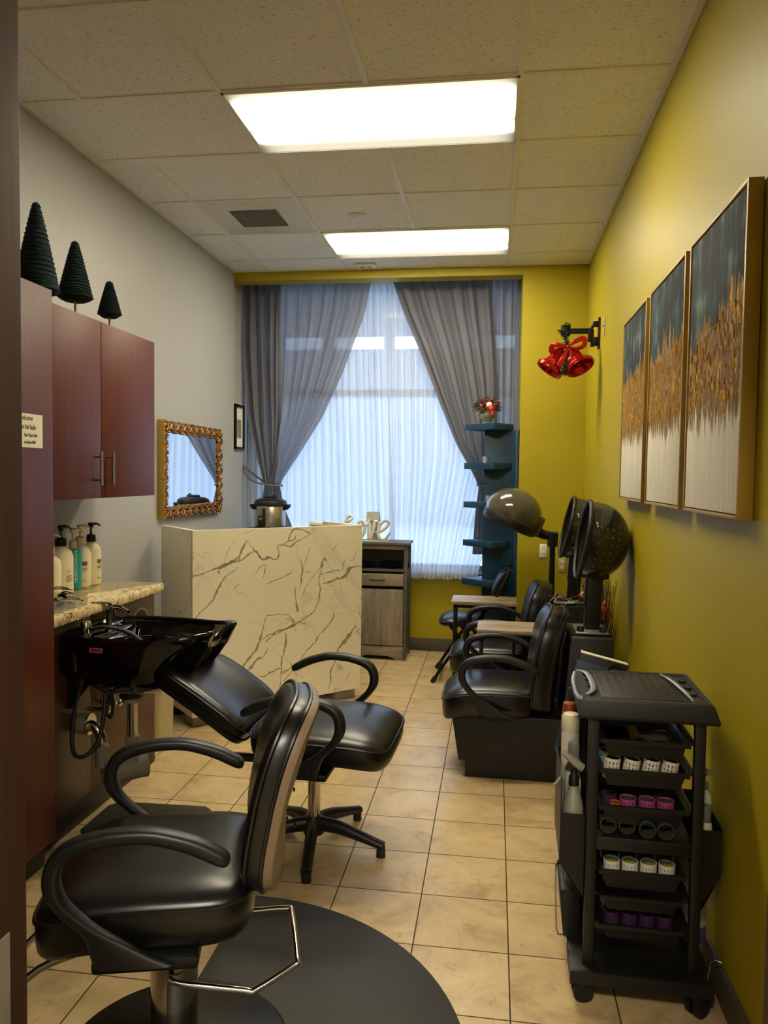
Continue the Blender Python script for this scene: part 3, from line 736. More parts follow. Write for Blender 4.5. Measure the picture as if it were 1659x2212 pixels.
fc = MB().lathe([(.03, .79), (.03, .80), (.020, .806), (.019, .855), (.022, .862), (.022, .878), (.0, .884)], (-.165, .085, 0), 24)
fc.tube([(-.165, .085, .868), (-.12, .072, .872), (-.075, .06, .858)], [.013, .010, .008], 12, smooth=4)
fc.tube([(-.165, .085, .885), (-.185, .06, .893), (-.215, .02, .897)], [.012, .011, .013], 10, smooth=3, flat=.005)
fc.build('faucet', 'chrome', b)
vb = MB().lathe([(.02, .79), (.02, .797), (.012, .80), (.012, .815), (.021, .82), (.021, .842), (.017, .848), (0, .85)], (-.165, -.115, 0), 20)
vb.build('spray_holder', 'chrome', b)
hs = MB().tube([(-.15, -.10, .815), (-.10, -.09, .822), (-.02, -.06, .80), (.06, -.04, .74), (.05, .05, .69), (-.04, .1, .67)], .0085, 10, smooth=6)
hs.build('spray_hose', 'rubber', b)
hh = MB().tube([(-.07, .02, .745), (0, 0, .76), (.07, -.02, .765)], [.011, .014, .018], 12, smooth=3); hh.build('spray_head', 'black_gloss', b)
lb = MB().prism(sup(24, .028, .010, .5), 0, .0015, 'z'); lb.xf(frame_mat(Vector((-.06, -.2305, .762)), (1, 0, 0), (0, .25, 1)))
lb.build('badge', 'steel_grey', b)
lb = MB().prism(sup(24, .022, .006, .5), 0, .0022, 'z'); lb.xf(frame_mat(Vector((-.06, -.2308, .762)), (1, 0, 0), (0, .25, 1)))
lb.build('badge_inlay', 'red_berry', b)
MB().lathe([(.05, .525), (.055, .548), (.03, .552)], (-.03, 0, 0), 28).build('drain_collar', 'black_plastic', b)
for y_ in (-.13, .122): MB().prism([(-.236, .66), (-.236, .50), (-.222, .50), (-.12, .63), (-.12, .66)], y_, y_+.008, 'y').build('bracket', 'black_metal', b)
# plumbing
pb = thing('drain_plumbing', 'chrome and grey drain pipe under the black shampoo bowl', 'pipe', (BX-.03, BY, 0))
MB().lathe([(.028, .50), (.040, .505), (.040, .53), (.028, .535)], seg=24).build('slip_nut', 'pvc', pb)
MB().lathe([(.021, .36), (.021, .50), (.026, .502), (.026, .512), (.02, .514)], seg=24).build('tailpiece', 'chrome', pb)
MB().lathe([(.026, .245), (.026, .345), (.03, .347), (.03, .362), (.022, .364)], seg=24).build('coupling', 'pvc', pb)
MB().cyl((-.085, -.07, .225), (.03, .05, .225), .048, seg=28).cyl((.03, .05, .225), (.034, .054, .225), .05, seg=28).build('trap_body', 'pvc', pb)
MB().tube([(-.203, -.06, .42), (-.165, -.06, .42), (-.12, -.06, .40), (-.10, -.06, .355), (-.10, -.06, .30)], .021, 14, smooth=5).build('trap_elbow', 'chrome', pb)
MB().lathe([(.026, .25), (.026, .315), (.031, .317), (.031, .333), (.024, .335)], (-.10, -.06, 0), 24).build('coupling', 'pvc', pb)
MB().cyl((-.204, -.06, .42), (-.150, -.06, .42), .04, seg=24).build('wall_fitting', 'pvc', pb)
MB().cyl((-.152, -.06, .42), (-.146, -.06, .42), .043, seg=24).build('escutcheon', 'chrome', pb)
for y in (.02, .12):
    v_ = MB().cyl((-.204, y, .455), (-.13, y, .455), .009, seg=12).cyl((-.14, y, .455), (-.14, y, .60), .005, seg=10).sphere((-.112, y, .455), .02, 14, (.35, 1, .7))
    v_.build('stop_valve', 'chrome', pb)
MB().tube([(-.13, -.13, .66), (-.16, -.16, .5), (-.15, -.19, .36), (-.12, -.16, .325), (-.08, -.12, .38), (-.08, -.07, .52), (-.10, -.05, .66)], .0085, 10, smooth=8).build('supply_hose', 'rubber', pb)
MB().tube([(-.07, -.09, .66), (-.06, -.05, .52), (-.08, -.02, .44), (-.11, .0, .46), (-.10, .03, .56), (-.09, .05, .66)], .007, 10, smooth=8).build('supply_hose', 'rubber', pb)

# =================================================================== CHAIRS
ARM_O = [(.109, .414), (.118, .445), (.130, .483), (.155, .510), (.182, .540), (.203, .572), (.209, .605), (.200, .645), (.178, .672), (.144, .690), (.100, .700), (.063, .705), (0, .705), (-.05, .695), (-.104, .677), (-.15, .652), (-.170, .640)]
ARM_I = [(-.055, .412), (-.010, .432), (.050, .468), (.095, .496), (.132, .527), (.160, .558), (.173, .595), (.168, .630), (.152, .648), (.125, .660), (.090, .669), (.060, .673), (.005, .674), (-.04, .664), (-.085, .648), (-.138, .622), (-.163, .612)]
def arm_mesh(dx, dz, y, w=.022):
    """flat-bottomed mount sweeping into a hooked armrest"""
    O_, _, _ = catmull([Vector((x+dx, y, z+dz)) for x, z in ARM_O], 4, False)
    I_, _, _ = catmull([Vector((x+dx, y, z+dz)) for x, z in ARM_I], 4, False)
    n = len(O_); rg = []
    for i in range(n):
        c, h = (O_[i]+I_[i])/2, (O_[i]-I_[i])/2; e = 1.0
        if i > n-5: e = math.sqrt(max(.06, 1-((i-(n-5))/4.2)**2))
        ww = w*e*(.62 if i < 8 else .62+.38*min(1, (i-8)/12))
        rg.append([c+h*(e*a)+Vector((0, ww*b, 0)) for a, b in sup(20, 1, 1, .72)])
    return MB().rings(rg)
def seat_mesh(x0, x1, hw, zt, th, droop=.05):
    """salon seat cushion: side wall + crowned top with a waterfall front"""
    cx = (x0+x1)/2; a = (x1-x0)/2; ol_ = sup(64, a, hw, .38)
    prof = [(.86, 0), (.95, .006), (.985, .022), (1.0, th*.5), (1.0, th-.012), (.985, th-.002), (.95, th+.008), (.85, th+.018), (.66, th+.026), (.4, th+.03), (.12, th+.031)]
    m = MB().rings([[(cx+x*k, y*k, z) for x, y in ol_] for k, z in prof])
    def df(c):
        q = (c.x-cx)/a
        return (c.x, c.y, c.z+zt-th-droop*max(0, q)**3*.9-.006*(abs(c.y)/hw)**2)
    m.deform(df)
    p = MB().tube([(cx+x*1.004, y*1.004, th-.004) for x, y in ol_], .0045, 6, closed=True); p.deform(df)
    return m, p
def back_mesh(hw, hh, th, base=(0, 0)):
    """upholstered back pad in local: x thickness (front = +x), z up from 0, y width"""
    n = 64; pts = []
    for i in range(n):
        t = 2*pi*i/n; c, s_ = cos(t), sin(t); ex = .55 if s_ > 0 else .35
        pts.append((hw*math.copysign(abs(c)**ex, c)*(1-.10*max(0, s_)), hh/2+hh/2*math.copysign(abs(s_)**ex, s_)))
    prof = [(.97, 0), (1.0, .012), (1.0, th-.02), (.98, th-.006), (.93, th+.004), (.8, th+.014), (.55, th+.02), (.2, th+.022)]
    m = MB().rings([[(x, y*k, hh/2+(z-hh/2)*k) for y, z in pts] for k, x in prof])
    def df(c): return (c.x+.035*(c.y/hw)**2+.012*sin(pi*c.z/hh), c.y, c.z)
    m.deform(df)
    p = MB().tube([(th-.012, y*1.006, hh/2+(z-hh/2)*1.006) for y, z in pts], .0045, 6, closed=True).tube([(.01, y*1.006, hh/2+(z-hh/2)*1.006) for y, z in pts], .004, 6, closed=True); p.deform(df)
    sh = MB().rings([[(x, y*k, hh/2+(z-hh/2)*k) for y, z in pts] for k, x in ((.90, -.016), (.97, -.012), (.985, -.001), (.985, .008))]); sh.deform(df)
    return m, p, sh
def place(m, loc, tilt): return m.xf(Matrix.Translation(loc) @ Matrix.Rotation(tilt, 4, 'Y'))

# nearest styling chair
c = thing('styling_chair', 'black styling chair in the foreground with chrome lever bar, facing left', 'chair', (-.765, 1.737, 0), 195.4)
s_, p_ = seat_mesh(-.215, .265, .235, .515, .10); s_.build('seat', 'black_leather', c, angle=60); p_.build('seat_piping', 'black_leather', bpy.data.objects['seat'])
bk, bp, bs = back_mesh(.205, .43, .058)
for mm in (bk, bp, bs): place(mm, (-.262, 0, .478), -R(12))
bo = bk.build('backrest', 'black_leather', c, angle=60); bp.build('back_piping', 'black_leather', bo); sh = bs.build('back_shell', 'beige_shell', bo)
m = MB()
for z_, y_ in ((.62, -.10), (.75, -.12), (.54, -.11), (.62, .10), (.75, .12)):
    m.sphere((-.262-.017-(z_-.478)*.213+.006, y_, z_), .006, 8, (.5, 1, 1))
m.build('screw', 'black_metal', bo)
arm_mesh(0, 0, .272).build('armrest', 'black_plastic', c, angle=60); arm_mesh(0, 0, -.272).build('armrest', 'black_plastic', c, angle=60)
MB().box(-.10, .12, -.255, .255, .385, .415, .008).build('seat_frame', 'black_metal', c)
MB().lathe([(.055, .035), (.055, .33), (.062, .335), (.062, .40)], (-.02, .035, 0), 32).build('pump_column', 'chrome', c, angle=50)
MB().lathe([(0, .0), (.27, .0), (.275, .008), (.262, .018), (.10, .034), (.07, .05), (.0, .05)], (-.02, .02, .0205), 48).build('base_plate', 'black_plastic', c)
m = MB().tube([(-.02, .10, .272), (-.04, .108, .262), (-.19, .112, .236), (-.215, .11, .234), (-.305, .07, .262), (-.312, .055, .268), (-.300, -.085, .300), (-.285, -.105, .303), (-.19, -.11, .298), (-.05, -.11, .292)], .0075, 12, smooth=4)
m.build('lever_bar', 'chrome', c)
m = MB().tube([(.14, .14, .38), (.26, .13, .33), (.36, .13, .24), (.38, .10, .22), (.38, -.10, .22), (.36, -.13, .24), (.26, -.13, .33), (.14, -.14, .38)], .009, 10, smooth=4)
m.build('footrest', 'chrome', c)
# round mat under it
n = 60; arc = [(-.75+.725*sin(pi*i/n), 1.73+.725*cos(pi*i/n)) for i in range(n+1)]
mt = MB().prism([(-.80, 2.455)]+arc+[(-.80, 1.005)], .001, .019, 'z', .006)
tag(mt.build('floor_mat', 'mat_rubber'), 'large dark grey half-round anti-fatigue mat beneath the nearest chair', 'mat')
fm_ = MB().prism([(-1.56, 3.075), (-1.19, 3.09), (-1.155, 3.06), (-1.15, 2.78), (-1.56, 2.76), (-1.60, 2.80), (-1.60, 3.03)], .001, .02, 'z', .006)
tag(fm_.build('floor_mat', 'mat_rubber'), 'small flat black mat on the tiles under the shampoo bowl', 'mat')

# shampoo chair
c = thing('shampoo_chair', 'black reclined shampoo chair with its back against the bowl, star base', 'chair', (-.669, 2.87, 0), -2.3)
s_, p_ = seat_mesh(-.20, .325, .26, .495, .085, .035); so = s_.build('seat', 'black_leather', c, angle=60); p_.build('seat_piping', 'black_leather', so)
bk, bp, bs = back_mesh(.225, .44, .06)
for mm in (bk, bp, bs): place(mm, (-.245, 0, .42), -R(58))
bo = bk.build('backrest', 'black_leather', c, angle=60); bp.build('back_piping', 'black_leather', bo); bs.build('back_shell', 'black_plastic', bo)
arm_mesh(-.018, -.032, -.30, .024).build('armrest', 'black_plastic', c, angle=60); arm_mesh(-.018, -.02, .30, .024).build('armrest', 'black_plastic', c, angle=60)
MB().box(-.10, .12, -.285, .285, .365, .392, .008).build('seat_frame', 'black_metal', c)
for y_ in (-.18, .15): MB().box(-.30, -.08, y_, y_+.03, .375, .40, .004).build('recline_bracket', 'black_metal', c)
MB().lathe([(.024, .10), (.024, .365), (.06, .37), (.06, .385)], seg=28).build('gas_post', 'chrome', c)
MB().lathe([(.04, .05), (.045, .09), (.034, .115), (.026, .118)], seg=24).build('hub', 'black_plastic', c)
for k in range(5):
    a = R(-82+72*k+2.3); d = Vector((cos(a), sin(a), 0))
    m = MB().tube([d*.02+Vector((0, 0, .088)), d*.10+Vector((0, 0, .085)), d*.2+Vector((0, 0, .062)), d*.285+Vector((0, 0, .04))], [.026, .023, .021, .020], 12, smooth=3, flat=[.03, .026, .019, .016])
    m.cyl(d*.275+Vector((0, 0, .04)), d*.275+Vector((0, 0, 0)), .016, .018, 14)
    m.build('leg', 'black_plastic', c)

# dryer chairs
def dryer_chair(x, y, label, first):
    c = thing('dryer_chair', label, 'chair', (x, y, 0), 180, 'hooded dryer chairs along the yellow wall')
    s_, p_ = seat_mesh(-.12, .335, .225, .415, .115, .055); so = s_.build('seat', 'black_leather', c, angle=60); p_.build('seat_piping', 'black_leather', so)
    bk, bp, bs = back_mesh(.215, .50, .085)
    for mm in (bk, bp, bs): place(mm, (-.19, 0, .30), -R(8))
    bo = bk.build('backrest', 'black_leather', c, angle=60); bp.build('back_piping', 'black_leather', bo); bs.build('back_shell', 'black_plastic', bo)
    for sg_ in (1, -1): arm_mesh(.045, -.095, .26*sg_, .021).build('armrest', 'black_plastic', c, angle=60)
    MB().prism([(.285, .312), (.247, .08), (.215, .08), (.215, 0), (-.46, 0), (-.46, .69), (-.265, .69), (-.235, .30)], -.195, .195, 'y', .004).build('base_cabinet', 'laminate_black', c)
    MB().box(-.46, -.27, -.13, .13, .691, .698, .003).build('dryer_plate', 'laminate_black', c)
    return c
def hood_dryer(x, y, label, tilt, scale, post_tilt, knobs=True):
    t = thing('hood_dryer', label, 'hair dryer', (x, y, .698), 0, 'smoked hood dryers behind the chairs')
    pl_ = MB().box(-.075, .075, -.105, .105, 0, .010, .004).build('control_plate', 'steel_grey', t)
    if knobs:
        for ky in (-.052, .052):
            MB().lathe([(.017, .01), (.017, .03), (.014, .034), (0, .034)], (ky, -.078, 0), 18).build('knob', 'black_plastic', pl_)
    po_ = MB().box(-.028, .045, -.03, .03, .01, .32, .006).box(-.034, -.026, -.022, .022, .12, .30, .002)
    po_.deform(lambda v: (v.x+post_tilt*v.z, v.y, v.z)).build('post', 'black_plastic', t)
    cx, cz = post_tilt*.3-.03, .445
    rx = .185*scale
    mt_ = Matrix.Translation((cx-.02, 0, cz)) @ Matrix.Rotation(R(90-180)+tilt, 4, 'Y') @ Matrix.Identity(4)
    # dome axis: rim faces -x ; local z -> +x
    mt_ = Matrix.Translation((cx-.02, 0, cz)) @ Matrix.Rotation(R(90)+tilt, 4, 'Y')
    prof = [(rx, 0), (rx, .03)]+[(rx*cos(R(a_))**.92+.0005, .045+.169*sin(R(a_))) for a_ in range(0, 91, 5)]
    inner = [(r*.96, z*.96) for r, z in prof[::-1]]
    MB().lathe(prof+inner, seg=44, mat=mt_, cap=False).build('hood', 'smoke_hood', t, angle=80)
    rim = MB().tube([(rx*1.0*cos(2*pi*i/48), rx*1.0*sin(2*pi*i/48), 0) for i in range(48)], .011, 10, closed=True).xf(mt_)
    rim.build('hood_rim', 'black_plastic', t)
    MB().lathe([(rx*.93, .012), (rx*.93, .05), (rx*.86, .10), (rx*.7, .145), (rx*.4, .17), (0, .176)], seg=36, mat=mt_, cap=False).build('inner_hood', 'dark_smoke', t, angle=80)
    dm = MB()
    for a in range(-3, 4):
        for q in range(4):
            an = R(-90+a*11); zz = .05+q*.03; rr = rx*math.sqrt(max(0, 1-((zz-.045)/.169)**2))**.92+.001
            dm.sphere((rr*sin(R(a*12)), -rr*cos(R(a*12)), zz), .0017, 6)
    dm.xf(mt_).build('air_hole', 'white_plastic', t)
    MB().sphere((0, -rx-.004, .03), .009, 10).sphere((.014, -rx-.004, .034), .007, 10).xf(mt_ @ Matrix.Rotation(R(-28), 4, 'Z')).build('hinge', 'chrome', t)
    MB().box(cx-.01, cx+.10, -.06, .06, cz-.19, cz-.14, .012, 3).build('hood_yoke', 'black_plastic', t)
    return t
dryer_chair(.10, 3.85, 'black dryer chair nearest the camera beside the yellow wall', True)
dryer_chair(.085, 4.74, 'black dryer chair behind the first, between the two narrow tables', False)
hood_dryer(.468, 3.82, 'smoked hood dryer nearest the camera, over the front dryer chair', R(9), 1.0, .03)
hood_dryer(.468, 4.72, 'smoked hood dryer on leaning post behind the front hood', R(12), .98, .05)
# third dryer: grey dome on thin stand
t = thing('stand_dryer', 'grey domed bonnet dryer on thin black pole by the yellow corner', 'hair dryer', (.385, 5.2, 0))
MB().lathe([(0, 0), (.20, 0), (.20, .015), (.06, .03), (.02, .05), (0, .05)], seg=32).build('base', 'black_plastic', t)
MB().cyl((0, 0, .04), (0, 0, 1.04), .014, seg=14).cyl((0, 0, .62), (0, 0, 1.0), .019, seg=14).build('pole', 'black_metal', t)
MB().box(-.03, .05, -.025, .025, .615, .665, .008).cyl((.04, 0, .64), (.075, 0, .64), .02, seg=14).build('height_clamp', 'black_plastic', t)
MB().cyl((0, 0, .98), (0, 0, 1.07), .034, .038, seg=20).tube([(.03, 0, 1.05), (-.05, 0, 1.055), (-.11, 0, 1.085)], [.028, .03, .036], 14, smooth=3).build('swivel_arm', 'black_plastic', t)
mt_ = Matrix.Translation((-.262, 0, 1.185)) @ Matrix.Rotation(R(24), 4, 'Y')
pr = [(.185, -.035), (.189, -.01)]+[(.19*cos(R(a_))**.95+.0005, .005+.170*sin(R(a_))) for a_ in range(0, 91, 5)]
hd = MB().lathe(pr, seg=44, mat=mt_, cap=False).build('dome', 'grey_dome', t, angle=80)
MB().lathe([(.168, -.085), (.184, -.075), (.190, -.03), (.189, -.028), (.16, -.03), (.15, -.08)], seg=44, mat=mt_, cap=False).build('dome_skirt', 'black_plastic', hd)
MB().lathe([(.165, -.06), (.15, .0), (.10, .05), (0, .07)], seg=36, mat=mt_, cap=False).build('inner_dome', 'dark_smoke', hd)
MB().box(.13, .205, -.07, .07, -.07, .07, .02, 3).xf(mt_).build('rear_housing', 'grey_dome', t)

# folding chair
t = thing('folding_chair', 'black padded folding chair beside the blue shelf tower', 'chair', (-.17, 5.51, 0), 180)
s_, p_ = seat_mesh(-.20, .20, .19, .435, .04, .01); so = s_.build('seat', 'black_leather', t, angle=60); p_.build('seat_piping', 'black_leather', so)
bk, bp, bs = back_mesh(.175, .24, .02)
for mm in (bk, bp, bs): place(mm, (-.20, 0, .56), -R(24))
bo = bk.build('backrest', 'black_leather', t, angle=60); bp.build('back_piping', 'black_leather', bo); bs.build('back_shell', 'black_plastic', bo)
for sg_ in (1, -1):
    MB().tube([(.225, .20*sg_, .012), (.17, .20*sg_, .11), (-.03, .20*sg_, .40), (-.19, .20*sg_, .60), (-.29, .195*sg_, .80)], .0115, 10, smooth=2).build('leg', 'black_metal', t)
    MB().tube([(-.22, .185*sg_, .012), (.12, .185*sg_, .40)], .0115, 10).build('leg', 'black_metal', t)
    MB().tube([(.235, .20*sg_, .002), (.212, .20*sg_, .038)], .017, 12).tube([(-.23, .185*sg_, .002), (-.205, .185*sg_, .032)], .017, 12).build('foot_cap', 'rubber', t)
MB().tube([(-.185, -.185, .05), (-.185, .185, .05)], .009, 8).tube([(.195, -.2, .065), (.195, .2, .065)], .009, 8).build('stretcher', 'black_metal', t)

# narrow tables
def c_table(x, y, label):
    t = thing('side_table', label, 'table', (x, y, 0), 0, 'narrow wood-topped side tables')
    MB().box(-.215, .215, -.14, .14, .592, .615, .003).build('tabletop', 'table_wood', t)
    f = MB().box(-.20, .20, -.125, -.105, .570, .591, .002).box(-.20, .20, .105, .125, .570, .591, .002).box(-.20, -.18, -.125, .125, .570, .591, .002).box(.18, .2, -.125, .125, .570, .591, .002); f.build('top_frame', 'black_metal', t)
    for y_ in (-.125, .105): MB().box(-.20, -.182, y_, y_+.02, .02, .57, .002).build('leg', 'black_metal', t)
    for x_ in (.10,):
        MB().box(-.02, -.002, .105, .125, .02, .57, .002).build('leg', 'black_metal', t)
    MB().box(-.20, .20, -.125, -.105, .0, .02, .002).box(-.20, .20, .105, .125, .0, .02, .002).box(-.20, -.18, -.105, .105, 0, .02, .002).build('base_frame', 'black_metal', t)
    return t
c_table(.135, 4.285, 'narrow wood-topped table between the two dryer chairs')
c_table(-.055, 5.20, 'narrow wood-topped table in front of the folding chair')

# =================================================================== DESK AND WHAT IS BEHIND IT
VEINS = [[4,860,37,63,875,28,98,887,19,133,894,47,173,906,76,214,923,67,255,940,57,281,963,48,297,996,48,312,1024,39,328,1052,19],[153,865,28,158,888,28,204,923,38,266,930,38,297,938,43,339,969,39,371,992,34,349,1022,19,328,1043,14],[281,919,29,286,967,24,312,1014,19],[371,992,39,403,966,49,430,935,78,469,943,69,518,931,50,535,960,45,529,1005,30,557,1013,40,613,1001,50,648,1025,45,670,1039,30,740,1067,25,787,1112,15],[557,1013,25,596,1037,40,613,1071,60,635,1101,70,681,1104,40,728,1088,41,752,1067,25],[602,1037,30,636,1045,50,653,1070,25],[281,900,24,235,874,24,194,843,43,158,798,43,133,747,57,103,702,47,54,664,42,24,634,47,10,612,37],[674,601,51,657,654,40,650,716,35,650,756,20,679,744,15,690,794,36,695,855,36,689,906,25,677,948,15],[695,855,20,724,925,20,752,995,20],[703,696,20,720,751,25,760,800,20,813,848,26,837,888,52,855,918,41,867,896,21],[827,743,72,810,661,52,780,597,36,710,557,41,652,527,51,595,508,50,538,493,40,494,473,30,450,443,25],[823,738,62,814,786,31,826,837,31,843,887,36],[826,816,21,892,832,26,972,838,21],[845,761,21,911,774,63,948,787,42,998,794,63,1041,844,95,1086,852,32,1132,855,21],[1041,844,42,1023,803,26,1011,772,16],[979,837,16,991,879,26,1007,908,21],[1028,888,11,1066,901,21,1085,938,21,1110,979,11],[448,786,20,514,806,20,592,831,25,632,864,15],[382,845,15,409,887,20,447,895,29,442,861,25,437,822,15],[909,962,26,933,987,21,964,1022,10],[183,925,14,209,990,19,249,1046,10],[449,588,25,438,539,25,417,467,59,385,402,69,342,358,58,305,318,39,295,305,19],[417,457,29,450,473,25,516,496,50,583,509,70,640,533,61,606,583,25,538,599,15,449,598,20],[584,489,40,590,437,50,573,368,45,557,309,40,557,259,30,558,208,25,547,149,50,541,109,40],[343,289,49,364,315,68,402,350,59,440,365,30,472,416,20],[926,588,26,920,536,37,866,484,31,818,442,36,794,403,36,735,358,31,677,293,25,631,248,25,569,186,25],[1091,482,43,1060,437,85,1003,379,95,960,341,63,954,310,42,930,249,53,906,205,42,907,147,31,889,96,37],[1109,598,27,1119,549,32,1132,514,21],[1132,455,22,1085,428,21],[408,240,20,451,243,30,496,262,40,551,270,40,569,242,30,620,270,30,631,300,15],[94,437,28,134,418,33,170,404,24,206,371,14],[583,570,15,640,544,20,710,531,20,728,514,20],[1019,119,16,1044,169,16,1063,194,11],[246,767,10,266,790,19,287,795,10],[901,643,10,913,668,16,931,688,10],[296,1082,10,338,1100,14,381,1116,10]]
t = thing('reception_desk', 'tall marble-patterned reception desk set at an angle', 'desk', (-1.645, 4.059, 0), 44.1)
dp = MB().box(0, 1.134, 0, .028, .066, 1.117, .0015)
vr = random.Random(4)
for row in VEINS:
    P_ = [Vector((row[i]/1000, -.0003, row[i+1]/1000)) for i in range(0, len(row), 3)]; W_ = [row[i+2]/10000*1.25 for i in range(0, len(row), 3)]
    P_, W_, _ = catmull(P_, 6, False, W_)
    b2 = bmesh.new(); prev = None
    for i, p in enumerate(P_):
        tg = (P_[min(i+1, len(P_)-1)]-P_[max(0, i-1)]).normalized(); nn = Vector((-tg.z, 0, tg.x)); w_ = W_[i]*(.45+1.8*abs(noise.noise(p*28))); w_ = min(w_, W_[i]*1.25)*(1 if 0 < i < len(P_)-1 else .1)
        p = p+nn*noise.noise(p*35)*.006
        if abs(p.x-.567) > .5669: p.x = max(.0005, min(1.1335, p.x))
        cur = (b2.verts.new(p+nn*w_), b2.verts.new(p-nn*w_))
        for v_ in cur: v_.co.x = max(.0005, min(1.1335, v_.co.x))
        if prev: b2.faces.new((prev[0], cur[0], cur[1], prev[1])).material_index = 1
        prev = cur
    dp._add(b2)
dpo = dp.build('front_panel', 'marble', t, angle=20); dpo.data.materials.append(M['vein'])
MB().box(0, .028, .0285, .49, .066, 1.117, .0015).build('side_panel', 'marble', t)
MB().box(1.106, 1.134, .0285, .44, .066, 1.117, .0015).build('side_panel', 'marble', t)
MB().box(.0285, 1.1055, .0285, .44, .88, .90, .001).build('worktop', 'white_plastic', t)
MB().box(.97, 1.12, .045, .17, 0, .066, .003).build('foot', 'desk_foot', t); MB().box(.02, .17, .045, .17, 0, .066, .003).build('foot', 'desk_foot', t)
MB().box(.02, 1.12, .30, .44, 0.0, .066, .003).build('plinth', 'laminate_black', t)
MB().box(-.001, .012, -.004, .03, .548, .562, .002).build('corner_bracket', 'black_metal', t)

t = thing('trash_can', 'cream trash can with dark grey lid between cabinet and marble desk', 'bin', (-1.80, 3.82, 0))
o0 = sup(40, .125, .125, .4)
MB().rings([[(x*k, y*k, z) for x, y in o0] for k, z in ((.86, 0), (.9, .01), (1, .60), (1.02, .605))]).build('bin_body', 'cream_plastic', t)
MB().rings([[(x*k, y*k, z) for x, y in o0] for k, z in ((1.05, .60), (1.06, .61), (1.05, .64), (.9, .66), (.5, .668))]).build('lid', 'black_plastic', t)
mm = MB()
for k in range(-3, 4): mm.tube([(k*.03, -.114, .03), (k*.03, -.127, .59)], .004, 6)
mm.build('rib', 'cream_plastic', t)

t = thing('low_cabinet', 'low cabinet mostly hidden behind the marble desk under the pressure cooker', 'cabinet', (-1.52, 5.74, 0))
MB().box(-.38, .38, -.18, .18, .06, .985, .003).build('body', 'rustic_v', t); MB().box(-.39, .39, -.19, .19, .986, 1.012, .003).build('top', 'wood_dark_edge', t); MB().box(-.36, .36, -.15, .17, 0, .06).build('plinth', 'laminate_black', t)
t = thing('pressure_cooker', 'stainless steel electric pressure cooker with black lid behind the desk', 'cooker', (-1.70, 5.74, 1.0125), 8)
MB().lathe([(.108, 0), (.118, .005), (.118, .022), (.114, .024)], seg=40).build('base_ring', 'black_plastic', t)
MB().lathe([(.112, .02), (.1155, .024), (.1155, .175), (.112, .18)], seg=48).build('body', 'brushed', t)
ld = MB().lathe([(.112, .176), (.124, .18), (.126, .196), (.118, .218), (.092, .232), (.05, .237), (0, .238)], seg=48).build('lid', 'black_plastic', t)
MB().box(-.05, .05, -.02, .02, .235, .252, .007, 3).cyl((.03, .0, .25), (.03, 0, .262), .012).build('lid_handle', 'black_plastic', ld)
for sg_ in (1, -1): MB().prism([(.11*sg_, .16), (.125*sg_, .146), (.148*sg_, .165), (.155*sg_, .182), (.15*sg_, .19), (.11*sg_, .19)], -.04, .04, 'y', .004).build('handle', 'black_plastic', t)
cp = MB().box(-.045, -.02, -.121, -.10, .03, .17, .003).box(-.078, -.035, -.122, -.085, .02, .105, .004).build('control_panel', 'black_plastic', t)
MB().box(-.068, -.05, -.1235, -.121, .075, .092, .001).build('display', 'steel_grey', cp)
MB().box(.01, .05, -.1185, -.112, .045, .047).box(.01, .05, -.1185, -.112, .038, .040).build('fine_print', 'ink', t)
t = thing('counter_device', 'pale rounded device lying behind the desk, left of the love sign', 'device', (-1.26, 5.74, 1.0125), 0)
MB().prism([(-.12, 0), (.12, 0), (.12, .05), (-.105, .066), (-.12, .05)], -.08, .08, 'y', .004).build('body', 'cream_plastic', t)
MB().box(-.10, .10, -.084, -.0805, .008, .04, .001).build('screen', 'black_gloss', t)

# rustic cabinet
t = thing('rustic_cabinet', 'weathered wood cabinet with drawer and door beside the marble desk', 'cabinet', (-.89, 5.9, 0))
MB().box(-.24, .245, -.015, .30, .897, .915, .002).build('top', 'wood_dark_edge', t)
for x0 in (-.235, .207): MB().box(x0, x0+.025, 0, .03, 0, .897, .001).box(x0, x0+.025, .26, .285, 0, .897, .001).build('stile', 'wood_dark_edge', t)
MB().box(-.212, .209, .012, .275, .09, .108).box(-.212, .209, 0.0, .28, .690, .705).box(-.21, .207, .268, .283, .10, .897).build('carcass', 'wood_dark_edge', t, smooth=False)
MB().box(-.212, -.206, .03, .26, .02, .69).box(.214, .222, .03, .26, .02, .69).build('side_panel', 'wood_dark_edge', t, smooth=False)
MB().box(-.209, .2065, .002, .02, .862, .895, .001).build('top_rail', 'rustic_h', t)
dr = MB().box(-.207, .2045, -.004, .20, .578, .672, .002).build('drawer', 'rustic_h', t)
MB().tube([(-.055, -.004, .625), (-.055, -.022, .625), (-.03, -.027, .623), (.03, -.027, .623), (.055, -.022, .625), (.055, -.004, .625)], .005, 8, smooth=3).build('handle', 'black_metal', dr)
MB().box(-.207, .2045, -.004, .014, .114, .553, .002).build('door', 'rustic_v', t)
MB().prism([(-.209, .003), (-.15, .003), (-.12, .02), (-.08, .032), (.08, .032), (.12, .02), (.15, .003), (.2065, .003), (.2065, .106), (-.209, .106)], -.002, .016, 'y', .001).build('bottom_rail', 'rustic_h', t)
m = MB()
for sg_ in (1, -1): m.tube([(.219, .145-.115*sg_, .715), (.219, .145+.115*sg_, .888)], .009, 4)
m.build('side_cross', 'wood_dark_edge', t)
for sx_, nn, lab in ((.09, 5, 'dark plates stacked on the right of the open cabinet shelf'), (-.13, 4, 'dark plates stacked in the open shelf beside the desk edge')):
    for k in range(nn):
        o = MB().lathe([(0, 0), (.045, 0), (.062, .006), (.088, .015), (.092, .018), (.088, .019), (.06, .01), (.044, .004), (0, .004)], seg=40).build('plate', 'purple_plate', loc=(-.89+sx_, 6.03, .7055+k*.0075))
        tag(o, lab, 'plate', lab)

